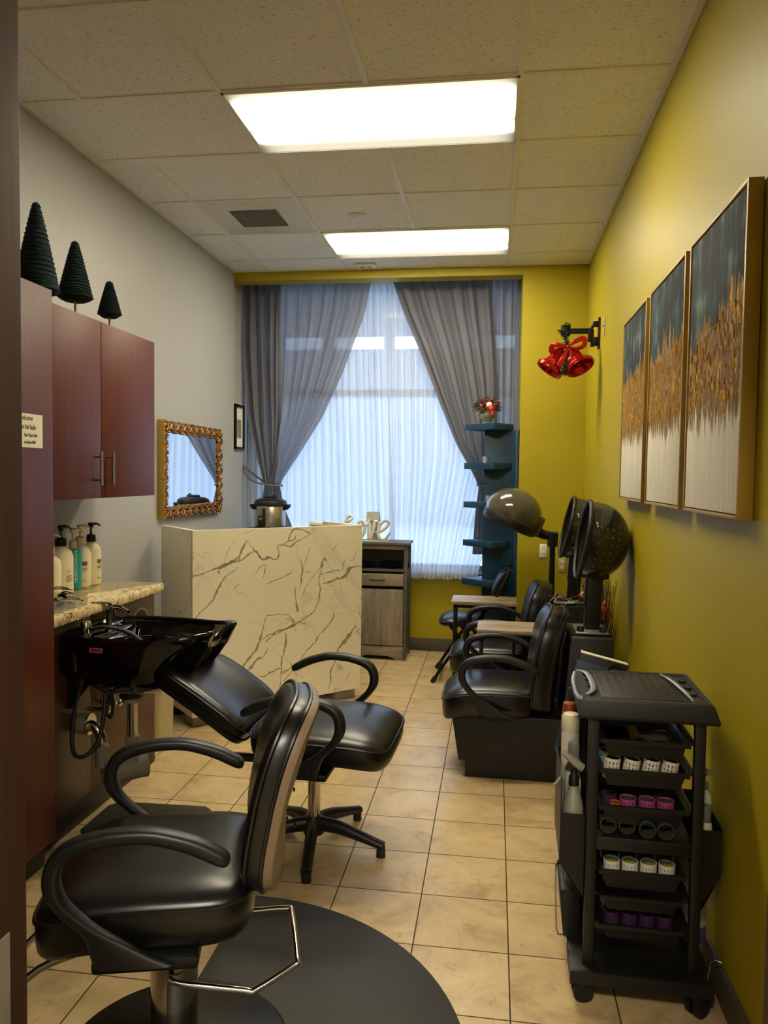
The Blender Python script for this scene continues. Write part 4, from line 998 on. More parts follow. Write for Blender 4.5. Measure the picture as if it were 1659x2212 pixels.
# love sign
t = thing('love_sign', 'white cursive word sign reading love on the rustic cabinet', 'sign', (-.80, 5.98, .9155))
def px(p): return ((p[0]-845)*.00358, 0, (1167.5-p[1])*.0036+.008)
L_ = [[(734, 1131), (742, 1130), (752, 1126), (758, 1120), (756, 1115), (750, 1117), (745, 1130), (743, 1148), (747, 1160), (757, 1158), (765, 1148)],
      [(781, 1124), (773, 1130), (769, 1145), (772, 1158), (780, 1160), (787, 1149), (787, 1133), (782, 1126), (784, 1133), (793, 1134), (797, 1126)],
      [(793, 1122), (797, 1130), (798, 1148), (798, 1165), (803, 1154), (808, 1138), (810, 1127), (817, 1126)],
      [(812, 1150), (823, 1147), (835, 1138), (840, 1128), (834, 1123), (825, 1129), (818, 1143), (818, 1157), (826, 1165), (836, 1161), (843, 1150)]]
for pth in L_:
    rr = [.0065]+[.0125]*(len(pth)-2)+[.006]
    MB().tube([px(p) for p in pth], .012, 10, smooth=6, flat=rr, up=(0, 0, 1)).build('letter', 'white_plastic', t)
MB().box(-.33, -.02, -.012, .012, 0, .006, .002).build('base_bar', 'white_plastic', t)
# little house
t = thing('house_ornament', 'small decorative house ornament with grey roof behind the love sign', 'ornament', (-.955, 6.08, .9155))
MB().box(-.042, .042, -.03, .03, 0, .165, .001).prism([(-.03, .165), (.03, .165), (0, .215)], -.042, .042, 'x').build('wall', 'house_pink', t, smooth=False)
MB().prism([(-.042, .158), (-.037, .152), (0, .215), (.037, .152), (.042, .158), (0, .228)], -.052, .052, 'x').build('roof', 'house_roof', t, smooth=False)
for zx in (-.022, .022):
    for zz in (.03, .08, .125): MB().box(zx-.012, zx+.012, -.0315, -.029, zz, zz+.032).build('window', 'window_frame', t, smooth=False)
m = MB(); 
for zx in (-.04, .0, .04): m.box(zx-.002, zx+.002, -.033, -.0295, 0, .165)
for zz in (.0, .07, .12, .163): m.box(-.042, .042, -.033, -.0295, zz, zz+.003)
m.build('trim', 'white_plastic', t, smooth=False)

# =================================================================== CURTAINS
def drape(tl, tr_, z0, z1, folds, amp, yc, seed, nu=220, nv=60, hem=0, taper=None):
    tl = [((z0-z)/(z0-z1), x) for z, x in tl]; tr2 = [((z0-z)/(z0-z1), x) for z, x in tr_]
    rr = random.Random(seed); ph = [rr.uniform(0, 6.28) for _ in range(6)]
    def sm(tab, t):
        # smooth interpolation
        return (interp(tab, max(0, t-.03))+interp(tab, t)+interp(tab, min(1, t+.03)))/3
    def f(u, v):
        xl_, xr_ = sm(tl, v), sm(tr2, v)
        w = u+.012*sin(9*u+ph[0])+.010*noise.noise(Vector((u*7, v*1.3, seed)))*2
        x = xl_+(xr_-xl_)*w
        a = amp*(taper(v) if taper else 1)
        s1 = sin(2*pi*folds*u+ph[1]+1.2*noise.noise(Vector((u*3, v*1.2, seed+4))))
        s2 = sin(2*pi*folds*2.37*u+ph[2]+.8*sin(3*v))
        s1 = math.copysign(abs(s1)**.8, s1)
        mod = .55+.9*abs(noise.noise(Vector((u*folds*.5, v*.8, seed+9))))
        y = yc+a*(s1*mod+.16*s2)
        z = z0+(z1-z0)*v+(hem*noise.noise(Vector((u*6, 0, seed)))*v if hem else 0)
        return (x, y, z)
    return MB().grid(f, nu, nv)
SC = 'floor-length'
sh1 = drape([(3.06, -2.065), (.63, -2.06)], [(3.06, -.885), (.63, -.78)], 3.06, .63, 21, .017, 6.245, 11, 420, 40, .05)
tag(sh1.build('sheer_curtain', 'sheer', angle=180), 'white sheer curtain covering the left part of the window', 'curtain', 'sheer curtains')
sh2 = drape([(3.06, -.90), (1.9, -.87), (.60, -.83)], [(3.06, .165), (1.6, .16), (1.0, -.02), (.60, -.13)], 3.06, .60, 20, .018, 6.225, 12, 420, 40, .06)
tag(sh2.build('sheer_curtain', 'sheer', angle=180), 'white sheer curtain hanging right of the window middle to below the sill', 'curtain', 'sheer curtains')
t = thing('drape_curtain', 'grey drape gathered by a rope tieback on the left of the window', 'curtain', (0, 0, 0))
drape([(3.05, -2.062), (2.43, -2.06), (1.9, -2.02), (1.52, -1.925), (1.35, -1.875)], [(3.05, -1.745), (1.9, -1.735), (1.55, -1.755), (1.35, -1.795)], 3.05, 1.35, 4, .034, 6.15, 1, 140, 50, taper=lambda v: 1-.45*v).build('panel', 'drape_dense', t, angle=180)
drape([(3.05, -1.77), (1.9, -1.765), (1.5, -1.80), (1.35, -1.835)], [(3.05, -.99), (2.717, -1.052), (2.276, -1.217), (1.904, -1.385), (1.602, -1.575), (1.42, -1.695), (1.35, -1.745)], 3.05, 1.35, 7, .034, 6.135, 2, 240, 60, taper=lambda v: .9-.35*v).build('panel', 'drape', t, angle=180)
drape([(1.35, -1.875), (1.2, -1.90), (.25, -1.93)], [(1.35, -1.745), (1.15, -1.70), (1.0, -1.63), (.25, -1.50)], 1.352, .25, 6, .03, 6.145, 3, 120, 30, taper=lambda v: .6+.5*v).build('tail', 'drape_dense', t, angle=180)
MB().tube([(-2.07, 6.20, 1.49), (-2.04, 6.16, 1.43), (-1.96, 6.10, 1.375), (-1.87, 6.085, 1.352), (-1.80, 6.082, 1.342), (-1.74, 6.10, 1.34), (-1.73, 6.17, 1.34), (-1.80, 6.20, 1.35), (-1.88, 6.195, 1.36), (-2.07, 6.22, 1.49)], .0075, 8, smooth=5).sphere((-2.068, 6.2, 1.495), .014).build('tieback', 'rope', t)
t = thing('drape_curtain', 'grey drape swept to the right behind the blue shelf tower', 'curtain', (0, 0, 0))
drape([(3.05, -.87), (2.712, -.753), (2.419, -.619), (2.089, -.485), (1.687, -.313), (1.469, -.181), (1.36, -.125)], [(3.05, -.05), (2.2, .01), (1.8, .01), (1.5, -.02), (1.36, -.05)], 3.05, 1.36, 6, .036, 6.13, 4, 240, 60, taper=lambda v: 1-.5*v).build('panel', 'drape_dense', t, angle=180)
drape([(3.05, -.06), (.9, .0)], [(3.05, .168), (.9, .165)], 3.05, .9, 3, .028, 6.165, 5, 100, 40).build('panel', 'drape', t, angle=180)
drape([(1.36, -.125), (1.1, -.15), (.82, -.165)], [(1.36, -.05), (.82, -.07)], 1.362, .82, 3, .022, 6.14, 6, 60, 20).build('tail', 'drape_dense', t, angle=180)
MB().tube([(-.13, 6.10, 1.365), (-.09, 6.085, 1.36), (-.04, 6.10, 1.362), (-.035, 6.17, 1.37), (-.10, 6.20, 1.37), (-.135, 6.16, 1.37)], .008, 8, closed=True, smooth=4).build('tieback', 'rope', t)

# =================================================================== SHELF TOWER AND ITS THINGS
t = thing('shelf_tower', 'tall teal-blue tower with five jutting shelves in the window corner', 'shelf', (0, 0, 0))
MB().box(-.085, .145, 5.90, 6.03, 0, 1.785, .002).build('column', 'blue_shelf', t)
MB().box(.146, .17, 5.86, 6.03, 0, 1.785, .002).build('side_panel', 'blue_shelf', t)
SP = [(-.236, 5.955), (-.013, 5.748), (.13, 5.908), (.13, 6.02), (-.09, 6.085)]
SZ = [1.831, 1.538, 1.243, .951, .655]
for z in SZ: MB().prism(SP, z-.046, z, 'z', .001).build('shelf', 'blue_shelf', t)
for k, (x, y, z, lab) in enumerate(((-.075, 5.90, 1.538, 'small clear glass candle holder on the second blue shelf'), (-.045, 5.88, 1.243, 'small clear glass candle holder on the third blue shelf'))):
    c = thing('candle_holder', lab, 'candle holder', (x, y, z+.0005), 0, 'glass candle holders')
    MB().lathe([(0, 0), (.021, 0), (.024, .05), (.0215, .05), (.019, .008), (0, .008)], seg=28).build('glass_cup', 'glass_cup', c)
    MB().lathe([(0, .0085), (.0175, .0085), (.0175, .022), (0, .022)], seg=24).build('candle', 'white_plastic', c)
a = thing('flower_arrangement', 'Christmas arrangement with pine cones and red flower on the top shelf', 'flower arrangement', (-.065, 5.90, 1.8315))
MB().lathe([(.038, 0), (.040, .006), (.030, .014), (.034, .028), (.052, .05), (.054, .068), (.048, .078), (.052, .084), (.046, .084), (.04, .076)], seg=36, cap=True).build('pot', 'pot_glaze', a, angle=60)
MB().tube([(-.05, -.01, .04), (-.07, -.015, .05), (-.078, -.015, .07), (-.062, -.01, .088), (-.045, -.01, .08)], .005, 8, smooth=4).build('pot_handle', 'pot_glaze', a)
rr = random.Random(5); m = MB()
for k in range(620):
    th = rr.uniform(0, 2*pi); ph = rr.uniform(-.1, 1.5); d = Vector((cos(th)*cos(ph), sin(th)*cos(ph), sin(ph))); r0 = rr.uniform(.03, .09); c0 = Vector((0, 0, .105))
    p0 = c0+Vector((d.x*r0*1.15, d.y*r0, d.z*r0*.85)); q = (d+Vector((rr.uniform(-.7, .7), rr.uniform(-.7, .7), rr.uniform(-.5, .7)))).normalized()*rr.uniform(.02, .038)
    m.tube([p0, p0+q], [.0022, .0008], 4)
m.build('greenery', 'pine', a, smooth=False)
def blobs(lst, name, mat):
    for x, y, z, r in lst: MB().sphere((x, y, z), r, 16).build(name, mat, a)
blobs([(-.045, -.07, .13, .016), (-.02, -.06, .15, .013), (.01, -.05, .165, .015), (.048, -.06, .135, .010), (.055, -.06, .118, .009), (.06, -.05, .142, .010), (.045, -.07, .115, .008), (-.03, -.02, .175, .012), (.03, -.03, .178, .013), (.0, -.08, .172, .009), (-.065, -.06, .115, .009), (-.01, -.095, .118, .008), (.075, -.04, .165, .008)], 'berry', 'red_berry')
blobs([(.012, -.085, .135, .023)], 'ornament_ball', 'ornament')
for x, y, z, s_ in ((-.035, -.09, .092, 1), (.07, -.02, .15, .9), (-.085, -.03, .14, .85)):
    m = MB()
    for q in range(7):
        for w in range(8):
            an = 2*pi*(w+.5*(q % 2))/8; rad = (.018*sin(pi*(q+1.2)/8.4)+.002)*s_
            m.sphere((x+rad*cos(an), y+rad*sin(an), z+(q-3)*.0065*s_), .0052*s_, 6, (1, 1, .5))
    m.build('pine_cone', 'cone_brown', a)
m = MB()
for k in range(7):
    an = 2*pi*k/7; m.tube([(.03, -.098, .092), (.03+.02*cos(an), -.106, .092+.02*sin(an)), (.03+.036*cos(an), -.098, .092+.036*sin(an))], [.006, .015, .004], 8, smooth=3, flat=.002)
m.build('poinsettia', 'red_bright', a)

# =================================================================== BRACKET AND BELLS
t = thing('wall_bracket', 'black swivel mounting arm on the yellow wall holding the bells', 'bracket', (XR, 5.16, 2.37))
MB().box(-.012, -.001, -.03, .03, -.105, .095, .004).build('wall_plate', 'black_metal', t)
MB().box(-.045, -.012, -.018, .018, .035, .07, .004).box(-.045, -.012, -.018, .018, -.085, -.03, .004).cyl((-.048, 0, -.09), (-.048, 0, .02), .011).build('knuckle', 'black_metal', t)
MB().tube([(-.03, 0, .06), (-.05, 0, .035), (-.062, 0, -.005)], .010, 6).box(-.075, -.05, -.012, .012, -.06, .02, .003).build('lever', 'black_metal', t)
MB().box(-.20, -.06, -.009, .009, -.006, .028, .003).build('arm', 'black_metal', t)
MB().box(-.245, -.185, -.02, .02, -.02, .05, .008).tube([(-.20, 0, .04), (-.195, 0, .06), (-.185, 0, .052)], .005, 6).tube([(-.225, 0, .045), (-.212, 0, .066), (-.205, 0, .06)], .005, 6).build('head_clamp', 'black_metal', t)
t = thing('christmas_bells', 'two shiny red Christmas bells with bow and pine sprig on the arm', 'bells', (.445, 5.15, 2.27))
def bell(tip, mouth, r):
    tip, mouth = Vector(tip), Vector(mouth); d = mouth-tip; ln = d.length
    q = d.to_track_quat('Z', 'Y').to_matrix().to_4x4(); q.translation = tip
    pr = [(0, 0), (.018, .002), (r*.42, ln*.12), (r*.5, ln*.3), (r*.58, ln*.5), (r*.7, ln*.68), (r*.88, ln*.80), (r*.98, ln*.84), (r*1.0, ln*.88), (r*.98, ln*.99), (r*.93, ln), (r*.88, ln*.985), (r*.80, ln*.86), (r*.6, ln*.62), (r*.45, ln*.3), (.0, ln*.1)]
    b_ = MB().lathe(pr, seg=44, mat=q, cap=False).build('bell', 'red_foil', t, angle=60)
    MB().sphere(tuple(tip+d*.78), .016, 14).tube([tip+d*.1, tip+d*.75], .003, 6).build('clapper', 'red_foil', b_)
bell((-.02, 0, -.01), (-.118, -.015, -.145), .092); bell((.02, 0, -.01), (.082, -.06, -.135), .096)
rr = random.Random(9); m = MB(); mc = [Vector(p) for p in ((-.045, -.01, .115), (-.02, -.02, .10), (-.012, -.03, .05), (0, -.05, -.02), (-.012, -.065, -.08), (-.02, -.07, -.14), (-.018, -.07, -.165), (.02, -.06, -.12))]
P_, _, _ = catmull(mc, 14, False)
m.tube(P_, .004, 6)
for p in P_:
    for k in range(9):
        d = Vector((rr.uniform(-1, 1), rr.uniform(-1, 1), rr.uniform(-1, .3))).normalized()*rr.uniform(.018, .032); m.tube([p, p+d], [.0016, .0008], 4)
m.build('pine_sprig', 'pine', t, smooth=False)
m = MB()
for sg_ in (1, -1):
    m.tube([(0, -.06, 0), (.04*sg_, -.07, .018+.012*sg_), (.095*sg_, -.065, .03+.02*sg_), (.10*sg_, -.05, -.01+.02*sg_), (.05*sg_, -.055, -.012), (0, -.06, 0)], [.004, .014, .018, .018, .012, .004], 10, smooth=5, flat=.002, up=(0, 1, 0))
    m.tube([(0, -.065, 0), (.02*sg_, -.085, -.05), (.025*sg_-.015, -.09, -.09), (.045*sg_-.02, -.085, -.125)], [.004, .013, .016, .014], 8, smooth=4, flat=.002, up=(0, 1, 0))
m.sphere((0, -.065, 0), .012, 12); m.build('ribbon_bow', 'ribbon', t)
m = MB()
for an in range(8):
    x = -.10+.015*cos(an*.8); z = -.10+.02*sin(an*.8); m.tube([(-.085, -.085, -.085), (x, -.095, z)], [.002, .009], 6, flat=.002)
m.build('foil_flower', 'red_bright', t)

# small wall plates
t = thing('wall_plate', 'small blank plate on the yellow wall just behind the swivel arm', 'wall plate', (XR, 4.94, 2.37))
MB().box(-.006, -.0005, -.02, .02, -.06, .06, .002).build('plate', 'amber', t); MB().cyl((-.012, 0, 0), (-.004, 0, 0), .005).build('screw', 'black_metal', t)
t = thing('wall_outlet', 'white outlet plate on the yellow wall left of the hood dryers', 'outlet', (.366, YB, .89))
MB().box(-.026, .026, -.006, -.0005, -.05, .05, .002).build('plate', 'white_plastic', t); MB().box(-.012, .012, -.008, -.005, .01, .035, .002).box(-.012, .012, -.008, -.005, -.035, -.01, .002).build('socket', 'grey_white', t)
t = thing('wall_outlet', 'yellowish outlet plate partly hidden behind the rear hood post', 'outlet', (.505, YB, .79))
MB().box(-.026, .026, -.006, -.0005, -.055, .055, .002).build('plate', 'amber', t); MB().box(-.012, .012, -.008, -.005, .01, .035, .002).box(-.012, .012, -.008, -.005, -.035, -.01, .002).build('socket', 'grey_white', t)

# =================================================================== PAINTINGS
PN = [(2.055, 2.63, 1.3, .65, .28, 'largest-looking teal, gold and white painting, nearest the camera'),
      (2.69, 3.28, 6.2, .67, .14, 'middle one of the three teal, gold and white paintings'),
      (3.357, 3.94, 3.7, .67, .16, 'farthest teal, gold and white painting, nearest the window')]
for k, (y0, y1, sd, at, sl, lab) in enumerate(PN):
    t = thing('painting', lab, 'painting', (XR, (y0+y1)/2, 1.335), 0, 'three abstract gold paintings')
    w = (y1-y0)/2; fr_ = MB()
    for a0, a1, b0, b1 in ((-w, -w+.012, 0, .85), (w-.012, w, 0, .85), (-w+.0122, w-.0122, 0, .010), (-w+.0122, w-.0122, .84, .85)): fr_.box(-.042, -.004, a0, a1, b0, b1, .001)
    fr_.build('frame', 'gold_wood', t)
    cv = MB().box(-.038, -.006, -w+.015, w-.015, .013, .837, .002)
    cv.build('canvas', mat_painting('abstract_paint_%d' % k, sd, at+.02, sl), t)
    # raised ridges of gold paint
    rr = random.Random(k+20); m = MB()
    for q in range(150):
        y = rr.uniform(-w+.03, w-.03); top = (at+.02-sl*y)*.85-.03; z = rr.uniform(.36*.85, top); ln = rr.uniform(.008, .035)
        a_ = Vector((-.0385, y, z)); b_ = a_+Vector((0, rr.uniform(-.008, .008), min(ln, top-z+.02)))
        m.tube([a_, (a_+b_)/2+Vector((0, rr.uniform(-.005, .005), 0)), b_], [.0015, rr.uniform(.001, .003), .001], 5, smooth=2, flat=.003, up=(1, 0, 0))
    tag(m.build('gold_leaf', 'gold_leaf', t), kind='stuff')

# =================================================================== TROLLEY
TX, TY = .420, 2.27
t = thing('salon_trolley', 'black rolling salon trolley full of roller trays by the yellow wall', 'trolley', (TX, TY, 0), -1.5)
def fx(x, y0, y1): return x
top = MB().rings([[(x, y, z) for x, y in ((-a_, -b_), (a_, -b_), (a_, b_), (-a_, b_))] for a_, b_, z in ((.178, .172, .792), (.181, .175, .80), (.168, .168, .838), (.163, .164, .845), (.150, .150, .845), (.148, .148, .840))])
top.build('top', 'cart_plastic', t, angle=30)
m = MB().box(-.118, .112, -.138, .142, .8405, .8435, .001)
tm = m.build('mat_panel', 'laminate_black', t)
m = MB()
for i in range(9):
    for j in range(11):
        if 3 <= i <= 4 and 3 <= j <= 7: continue
        m.box(-.105+i*.0245-.006, -.105+i*.0245+.006, -.128+j*.0258-.002, -.128+j*.0258+.002, .8432, .8441)
tag(m.build('slot', 'rubber', tm, smooth=False), kind='stuff')
for k in range(3):
    y = -.03+k*.07
    MB().cyl((-.138, y, .8395), (-.138, y, .8458), .0075, seg=16).build('hole', 'rubber', t); MB().cyl((.133, y-.03, .8395), (.133, y-.03, .8458), .0115, seg=20).build('hole', 'rubber', t)
MB().tube([(-.160, -.125, .842), (-.137, -.09, .849), (-.132, 0, .850), (-.139, .10, .849), (-.162, .145, .843)], [.004, .007, .008, .007, .004], 8, smooth=5, flat=.003).tube([(-.168, -.13, .835), (-.176, -.09, .826), (-.178, 0, .822), (-.176, .1, .826), (-.168, .145, .835)], .006, 8, smooth=4).build('side_handle', 'silver_cart', t)
MB().tube([(.118, -.14, .846), (.112, -.06, .850), (.100, .05, .850), (.082, .135, .847)], [.003, .006, .006, .003], 8, smooth=5, flat=.003).build('trim_strip', 'silver_cart', t)
for sx in (-1, 1):
    for yy in (-.155, .13):
        MB().box(.137*sx-.014, .137*sx+.014, yy, yy+.026, .085, .795, .003).build('post', 'cart_plastic', t)
MB().rings([[(x, y, z) for x, y in ((-a_, -b_), (a_, -b_), (a_, b_+.0), (-a_, b_+.0))] for a_, b_, z in ((.176, .172, .056), (.186, .18, .060), (.186, .18, .096), (.176, .172, .100))]).build('base', 'cart_plastic', t, angle=30)
MB().prism([(-.186, .09), (-.196, .10), (-.208, .23), (-.20, .235), (-.150, .235), (-.150, .09)], -.02, .165, 'y', .003).build('base_side_bin', 'cart_plastic', t)
for sx, yy, an in ((-1, -.145, 8), (1, -.155, 40), (-1, .14, 20), (1, .14, -30)):
    cs = Matrix.Translation((.150*sx, yy, 0)) @ Matrix.Rotation(R(an), 4, 'Z')
    w_ = MB().cyl((0, -.020, .0275), (0, -.006, .0275), .027, seg=28).cyl((0, .006, .0275), (0, .020, .0275), .027, seg=28).cyl((0, -.021, .0275), (0, .021, .0275), .010).xf(cs).build('wheel', 'rubber', t)
    MB().box(-.018, .024, -.006, .006, .02, .058, .004).box(-.022, .022, -.021, .021, .052, .060, .004).xf(cs).build('wheel_fork', 'cart_plastic', w_)
MB().box(-.128, .128, -.15, .15, .425, .462, .003).build('middle_shelf', 'cart_plastic', t)
TR = [(.728, .05, 1), (.646, .05, 1), (.545, .055, 1), (.365, .055, .97), (.293, .045, .93), (.212, .045, .93)]
trays = []
for z, h, k in TR:
    hw = .117*k; m = MB(); y0_, y1_ = -.135, .145
    sq = lambda a, y0q, y1q, zz: [(-a, y0q, zz), (a, y0q, zz), (a, y1q, zz), (-a, y1q, zz)]
    m.rings([sq(hw-.022, y0_+.014, y1_-.014, z-h), sq(hw-.012, y0_+.006, y1_-.006, z-.014), sq(hw, y0_-.004, y1_+.004, z-.012), sq(hw, y0_-.004, y1_+.004, z), sq(hw-.008, y0_+.004, y1_-.004, z), sq(hw-.016, y0_+.010, y1_-.010, z-.012), sq(hw-.026, y0_+.018, y1_-.018, z-h+.003)])
    trays.append(m.build('tray', 'cart_plastic', t, angle=30))
    MB().box(-.134, -hw-.001, -.12, .13, z-.010, z-.002, .001).build('tray_rail', 'cart_plastic', t); MB().box(hw+.001, .134, -.12, .13, z-.010, z-.002, .001).build('tray_rail', 'cart_plastic', t)
# side pockets
def pocket(s, x0, z0, z1, zf, xb, yo=0):
    m = MB()
    m.prism([(x0*s, zf), (x0*s, z0+.10), (xb*s, z0), (.152*s, z0), (.152*s, zf)], -.12+yo, -.116+yo, 'y')
    m.prism([(x0*s, z1), (x0*s, z0+.10), (xb*s, z0), (.152*s, z0), (.152*s, z1)], .136, .14, 'y')
    m.prism([(x0*s, z1), (x0*s+.003*s, z1), (x0*s+.004*s, z0+.10), (xb*s+.003*s, z0+.003), (.152*s, z0+.003), (.152*s, z0), (xb*s, z0), (x0*s, z0+.10)], -.12+yo, .14, 'y')
    return m
pocket(-1, .215, .27, .605, .505, .16).build('side_pocket', 'cart_plastic', t); pocket(1, .205, .27, .50, .49, .16).build('side_pocket', 'cart_plastic', t)
MB().box(-.208, -.152, -.115, .135, .360, .364).build('pocket_floor', 'cart_plastic', t, smooth=False); MB().box(.152, .198, -.115, .135, .340, .344).build('pocket_floor', 'cart_plastic', t, smooth=False)
MB().cyl((-.165, .10, .19), (-.165, .10, .33), .018, seg=20).build('tool_holder', 'black_plastic', t)
MB().tube([(-.19, .02, .225), (-.19, .02, .29), (-.215, .0, .30), (-.222, -.03, .29), (-.218, -.06, .14), (-.20, -.07, .13), (-.19, -.08, .12), (-.188, -.08, .05)], .0025, 8, smooth=3).build('wire_holder', 'chrome', t)
MB().tube([(.186, -.12, .06), (.19, -.12, .13), (.215, -.13, .135)], .0025, 8, smooth=3).build('wire_holder', 'chrome', t)
MB().box(-.185, .02, .17, .176, .55, .78, .002).box(-.185, .02, .24, .246, .55, .74, .002).box(-.185, .02, .17, .246, .545, .55, .002).box(.015, .02, .17, .246, .55, .74).build('rear_pocket', 'cart_plastic', t)

def tw(x, y, z):   # trolley local -> world
    a = R(-1.5); return (TX+x*cos(a)-y*sin(a), TY+x*sin(a)+y*cos(a), z)
# rollers
def roller_proto(name_mat, core_mat, r=.0225, h=.058):
    b2 = MB(); seg = 42
    zs = [0, .006, .014, .018, .026, .030, .038, .042, .050, h]
    def shell(rad, inv):
        bm = b2.bm; rows = [[bm.verts.new((rad*cos(2*pi*i/seg), rad*sin(2*pi*i/seg), z)) for i in range(seg)] for z in zs]
        for j in range(len(zs)-1):
            for i in range(seg):
                if j % 2 == 1 and i % 3 == 1: continue
                q = (rows[j][i], rows[j][(i+1) % seg], rows[j+1][(i+1) % seg], rows[j+1][i]); bm.faces.new(q[::-1] if inv else q)
        return rows
    a = shell(r, False); c = shell(r-.0015, True)
    for k in (0, -1):
        for i in range(seg):
            q = (a[k][i], a[k][(i+1) % seg], c[k][(i+1) % seg], c[k][i]); b2.bm.faces.new(q if k == 0 else q[::-1])
    root = thing('hair_roller', 'x', 'hair roller')
    b2.build('shell', name_mat, root)
    MB().lathe([(r-.004, .001), (r-.003, .001), (r-.003, h-.004), (r-.004, h-.004)], seg=28, cap=False).build('core', core_mat, root)
    return root
protos = {}
def roller(kind, x, y, z, label, group, tx=0, ty=0):
    if kind not in protos:
        cm = {'white': ('roller_white', 'roller_dark'), 'bluewhite': ('roller_blue', 'roller_dark'), 'pink': ('roller_pink', 'roller_dark'), 'purple': ('roller_purple', 'roller_dark'), 'orange': ('roller_orange', 'roller_dark'), 'nest': ('roller_white', 'roller_blue'), 'dark': ('roller_dark', 'roller_dark')}[kind]
        r, h = {'orange': (.0135, .05)}.get(kind, (.0225, .058))
        o = roller_proto(cm[0], cm[1], r, h); protos[kind] = o
        if kind == 'nest': MB().lathe([(.0145, .001), (.0155, .001), (.0155, .050), (.0145, .050)], seg=24, cap=False).build('inner_roller', 'roller_yellow', o)
    else: o = dup(protos[kind])
    o.location = tw(x, y, z); o.rotation_euler = (tx, ty, 0); o['label'] = label; o['group'] = group; return o
for k, x in enumerate((-.083, -.033, .019, .069)):
    roller('white', x, -.088, .6035+(.004 if k > 1 else .002), 'white mesh hair rollers in the front row of the second tray', 'white rollers in the second tray', tx=0, ty=(.14 if k > 0 else .08))
roller('bluewhite', -.088, -.036, .607, 'pale blue mesh hair roller at the left of the second tray', 'blue roller')
for k, x in enumerate((-.035, .016, .066)):
    roller('pink', x, -.088, .4945, 'pink mesh hair rollers in the front row of the third tray', 'pink rollers in the third tray')
roller('purple', -.082, -.062, .4945, 'purple-pink mesh hair roller at the left end of the third tray', 'purple roller')
roller('orange', -.071, -.104, .4945, 'small orange hair roller in front of the purple roller', 'orange roller')
for k, x in enumerate((-.074, -.025, .024, .073)):
    roller('nest', x, -.092, .3145+.004, 'white mesh rollers nested with blue and yellow ones, fourth tray', 'nested white rollers in the fourth tray')
    roller('dark', x+.002, -.040, .3145+.004, 'dark mesh hair rollers behind the nested white ones, fourth tray', 'dark rollers in the fourth tray')
for k, x in enumerate((-.07, -.022, .026, .072)):
    roller('purple', x, -.085, .1705, 'dark purple hair rollers in the lowest tray', 'purple rollers in the lowest tray')
for k, (x, y) in enumerate(((-.09, -.10), (-.04, -.095), (.012, -.11), (-.065, -.045), (-.012, -.05), (.045, -.06), (.06, -.11))):
    o = roller('dark', x, y, .4625+.0235, 'dark mesh hair rollers lying on the middle shelf', 'dark rollers on the middle shelf'); o.rotation_euler = (pi/2, 0, R(-1.5)); o.location = tw(x, y+.029, .4625+.023)
# top tray contents
o = MB().lathe([(0, 0), (.034, 0), (.037, .004), (.037, .012), (.034, .016), (0, .016)], seg=40).build('tin', 'black_metal', loc=tw(.02, -.085, .706)); o.rotation_euler = (R(-8), R(5), 0)
tag(o, 'round black tin with silver edge in the top trolley tray', 'tin')
o = MB().box(-.011, .011, -.022, .022, 0, .006, .001).box(-.017, -.013, -.022, .022, 0, .006, .001).build('clipper_guard', 'gold_wood', loc=tw(-.012, -.02, .712), rotz=12); o.rotation_euler.x = R(30)
tag(o, 'small yellowish metal clipper guard leaning behind the black tin', 'clipper guard')
o = MB().tube([(-.03, 0, 0), (-.005, .004, .004), (.03, .0, .01)], [.004, .009, .003], 8, smooth=3, flat=.003).tube([(-.03, 0, .004), (-.005, .004, .012), (.03, 0, .012)], [.004, .009, .003], 8, smooth=3, flat=.003).build('hair_clip', 'brushed', loc=tw(.062, -.03, .712), rotz=-55)
tag(o, 'silver hair clip at the right of the top trolley tray', 'hair clip')
o = MB().tube([(-.07, 0, 0), (-.02, 0, .002), (.03, .0, .004)], [.006, .008, .014], 10, smooth=3, flat=.004).build('hair_brush', 'black_gloss', loc=tw(-.055, -.03, .702), rotz=12)
tag(o, 'black comb-like brush lying left in the top trolley tray', 'brush')
o = MB().tube([(-.025, 0, 0), (0, .006, .012), (.028, 0, 0)], [.004, .006, .004], 8, smooth=3).build('hair_clip', 'black_gloss', loc=tw(-.045, .15, .849))
tag(o, 'black hair clip on the back edge of the trolley top', 'hair clip')

# bottles in the side pockets
def lathe_thing(name, label, cat, loc, parts, rot=None):
    o = thing(name, label, cat, loc)
    for nm, mt, pr in parts: MB().lathe(pr, seg=30).build(nm, mt, o, angle=55)
    if rot: o.rotation_euler = rot
    return o
lathe_thing('spray_can', 'white aerosol can standing at the back of the left trolley pocket', 'spray can', tw(-.184, .045, .372), [('body', 'grey_white', [(0, 0), (.024, 0), (.026, .004), (.026, .308), (.022, .320)]), ('cap', 'cream_plastic', [(.0235, .313), (.0265, .318), (.0265, .356), (.022, .365), (0, .367)])])
lathe_thing('spray_can', 'copper-coloured can behind the white aerosol can', 'spray can', tw(-.184, .106, .372), [('body', 'copper_can', [(0, 0), (.022, 0), (.0235, .004), (.0235, .343), (.02, .358)]), ('cap', 'copper_can', [(.02, .358), (.021, .360), (.019, .380), (0, .383)])])
fb = lathe_thing('foam_bottle', 'frosted pump bottle with clear cap in the left trolley pocket', 'bottle', tw(-.178, -.014, .365), [('body', 'grey_white', [(0, 0), (.021, 0), (.023, .004), (.023, .195), (.018, .225), (.015, .23)]), ('collar', 'clear_cap', [(.019, .225), (.021, .228), (.021, .255), (.017, .26)]), ('pump_cap', 'clear_cap', [(.015, .26), (.0165, .265), (.0165, .30), (.014, .307), (0, .309)])])
sp = thing('spray_bottle', 'silver spray bottle with grey trigger head hanging over the left pocket', 'spray bottle', tw(-.181, -.078, .367))
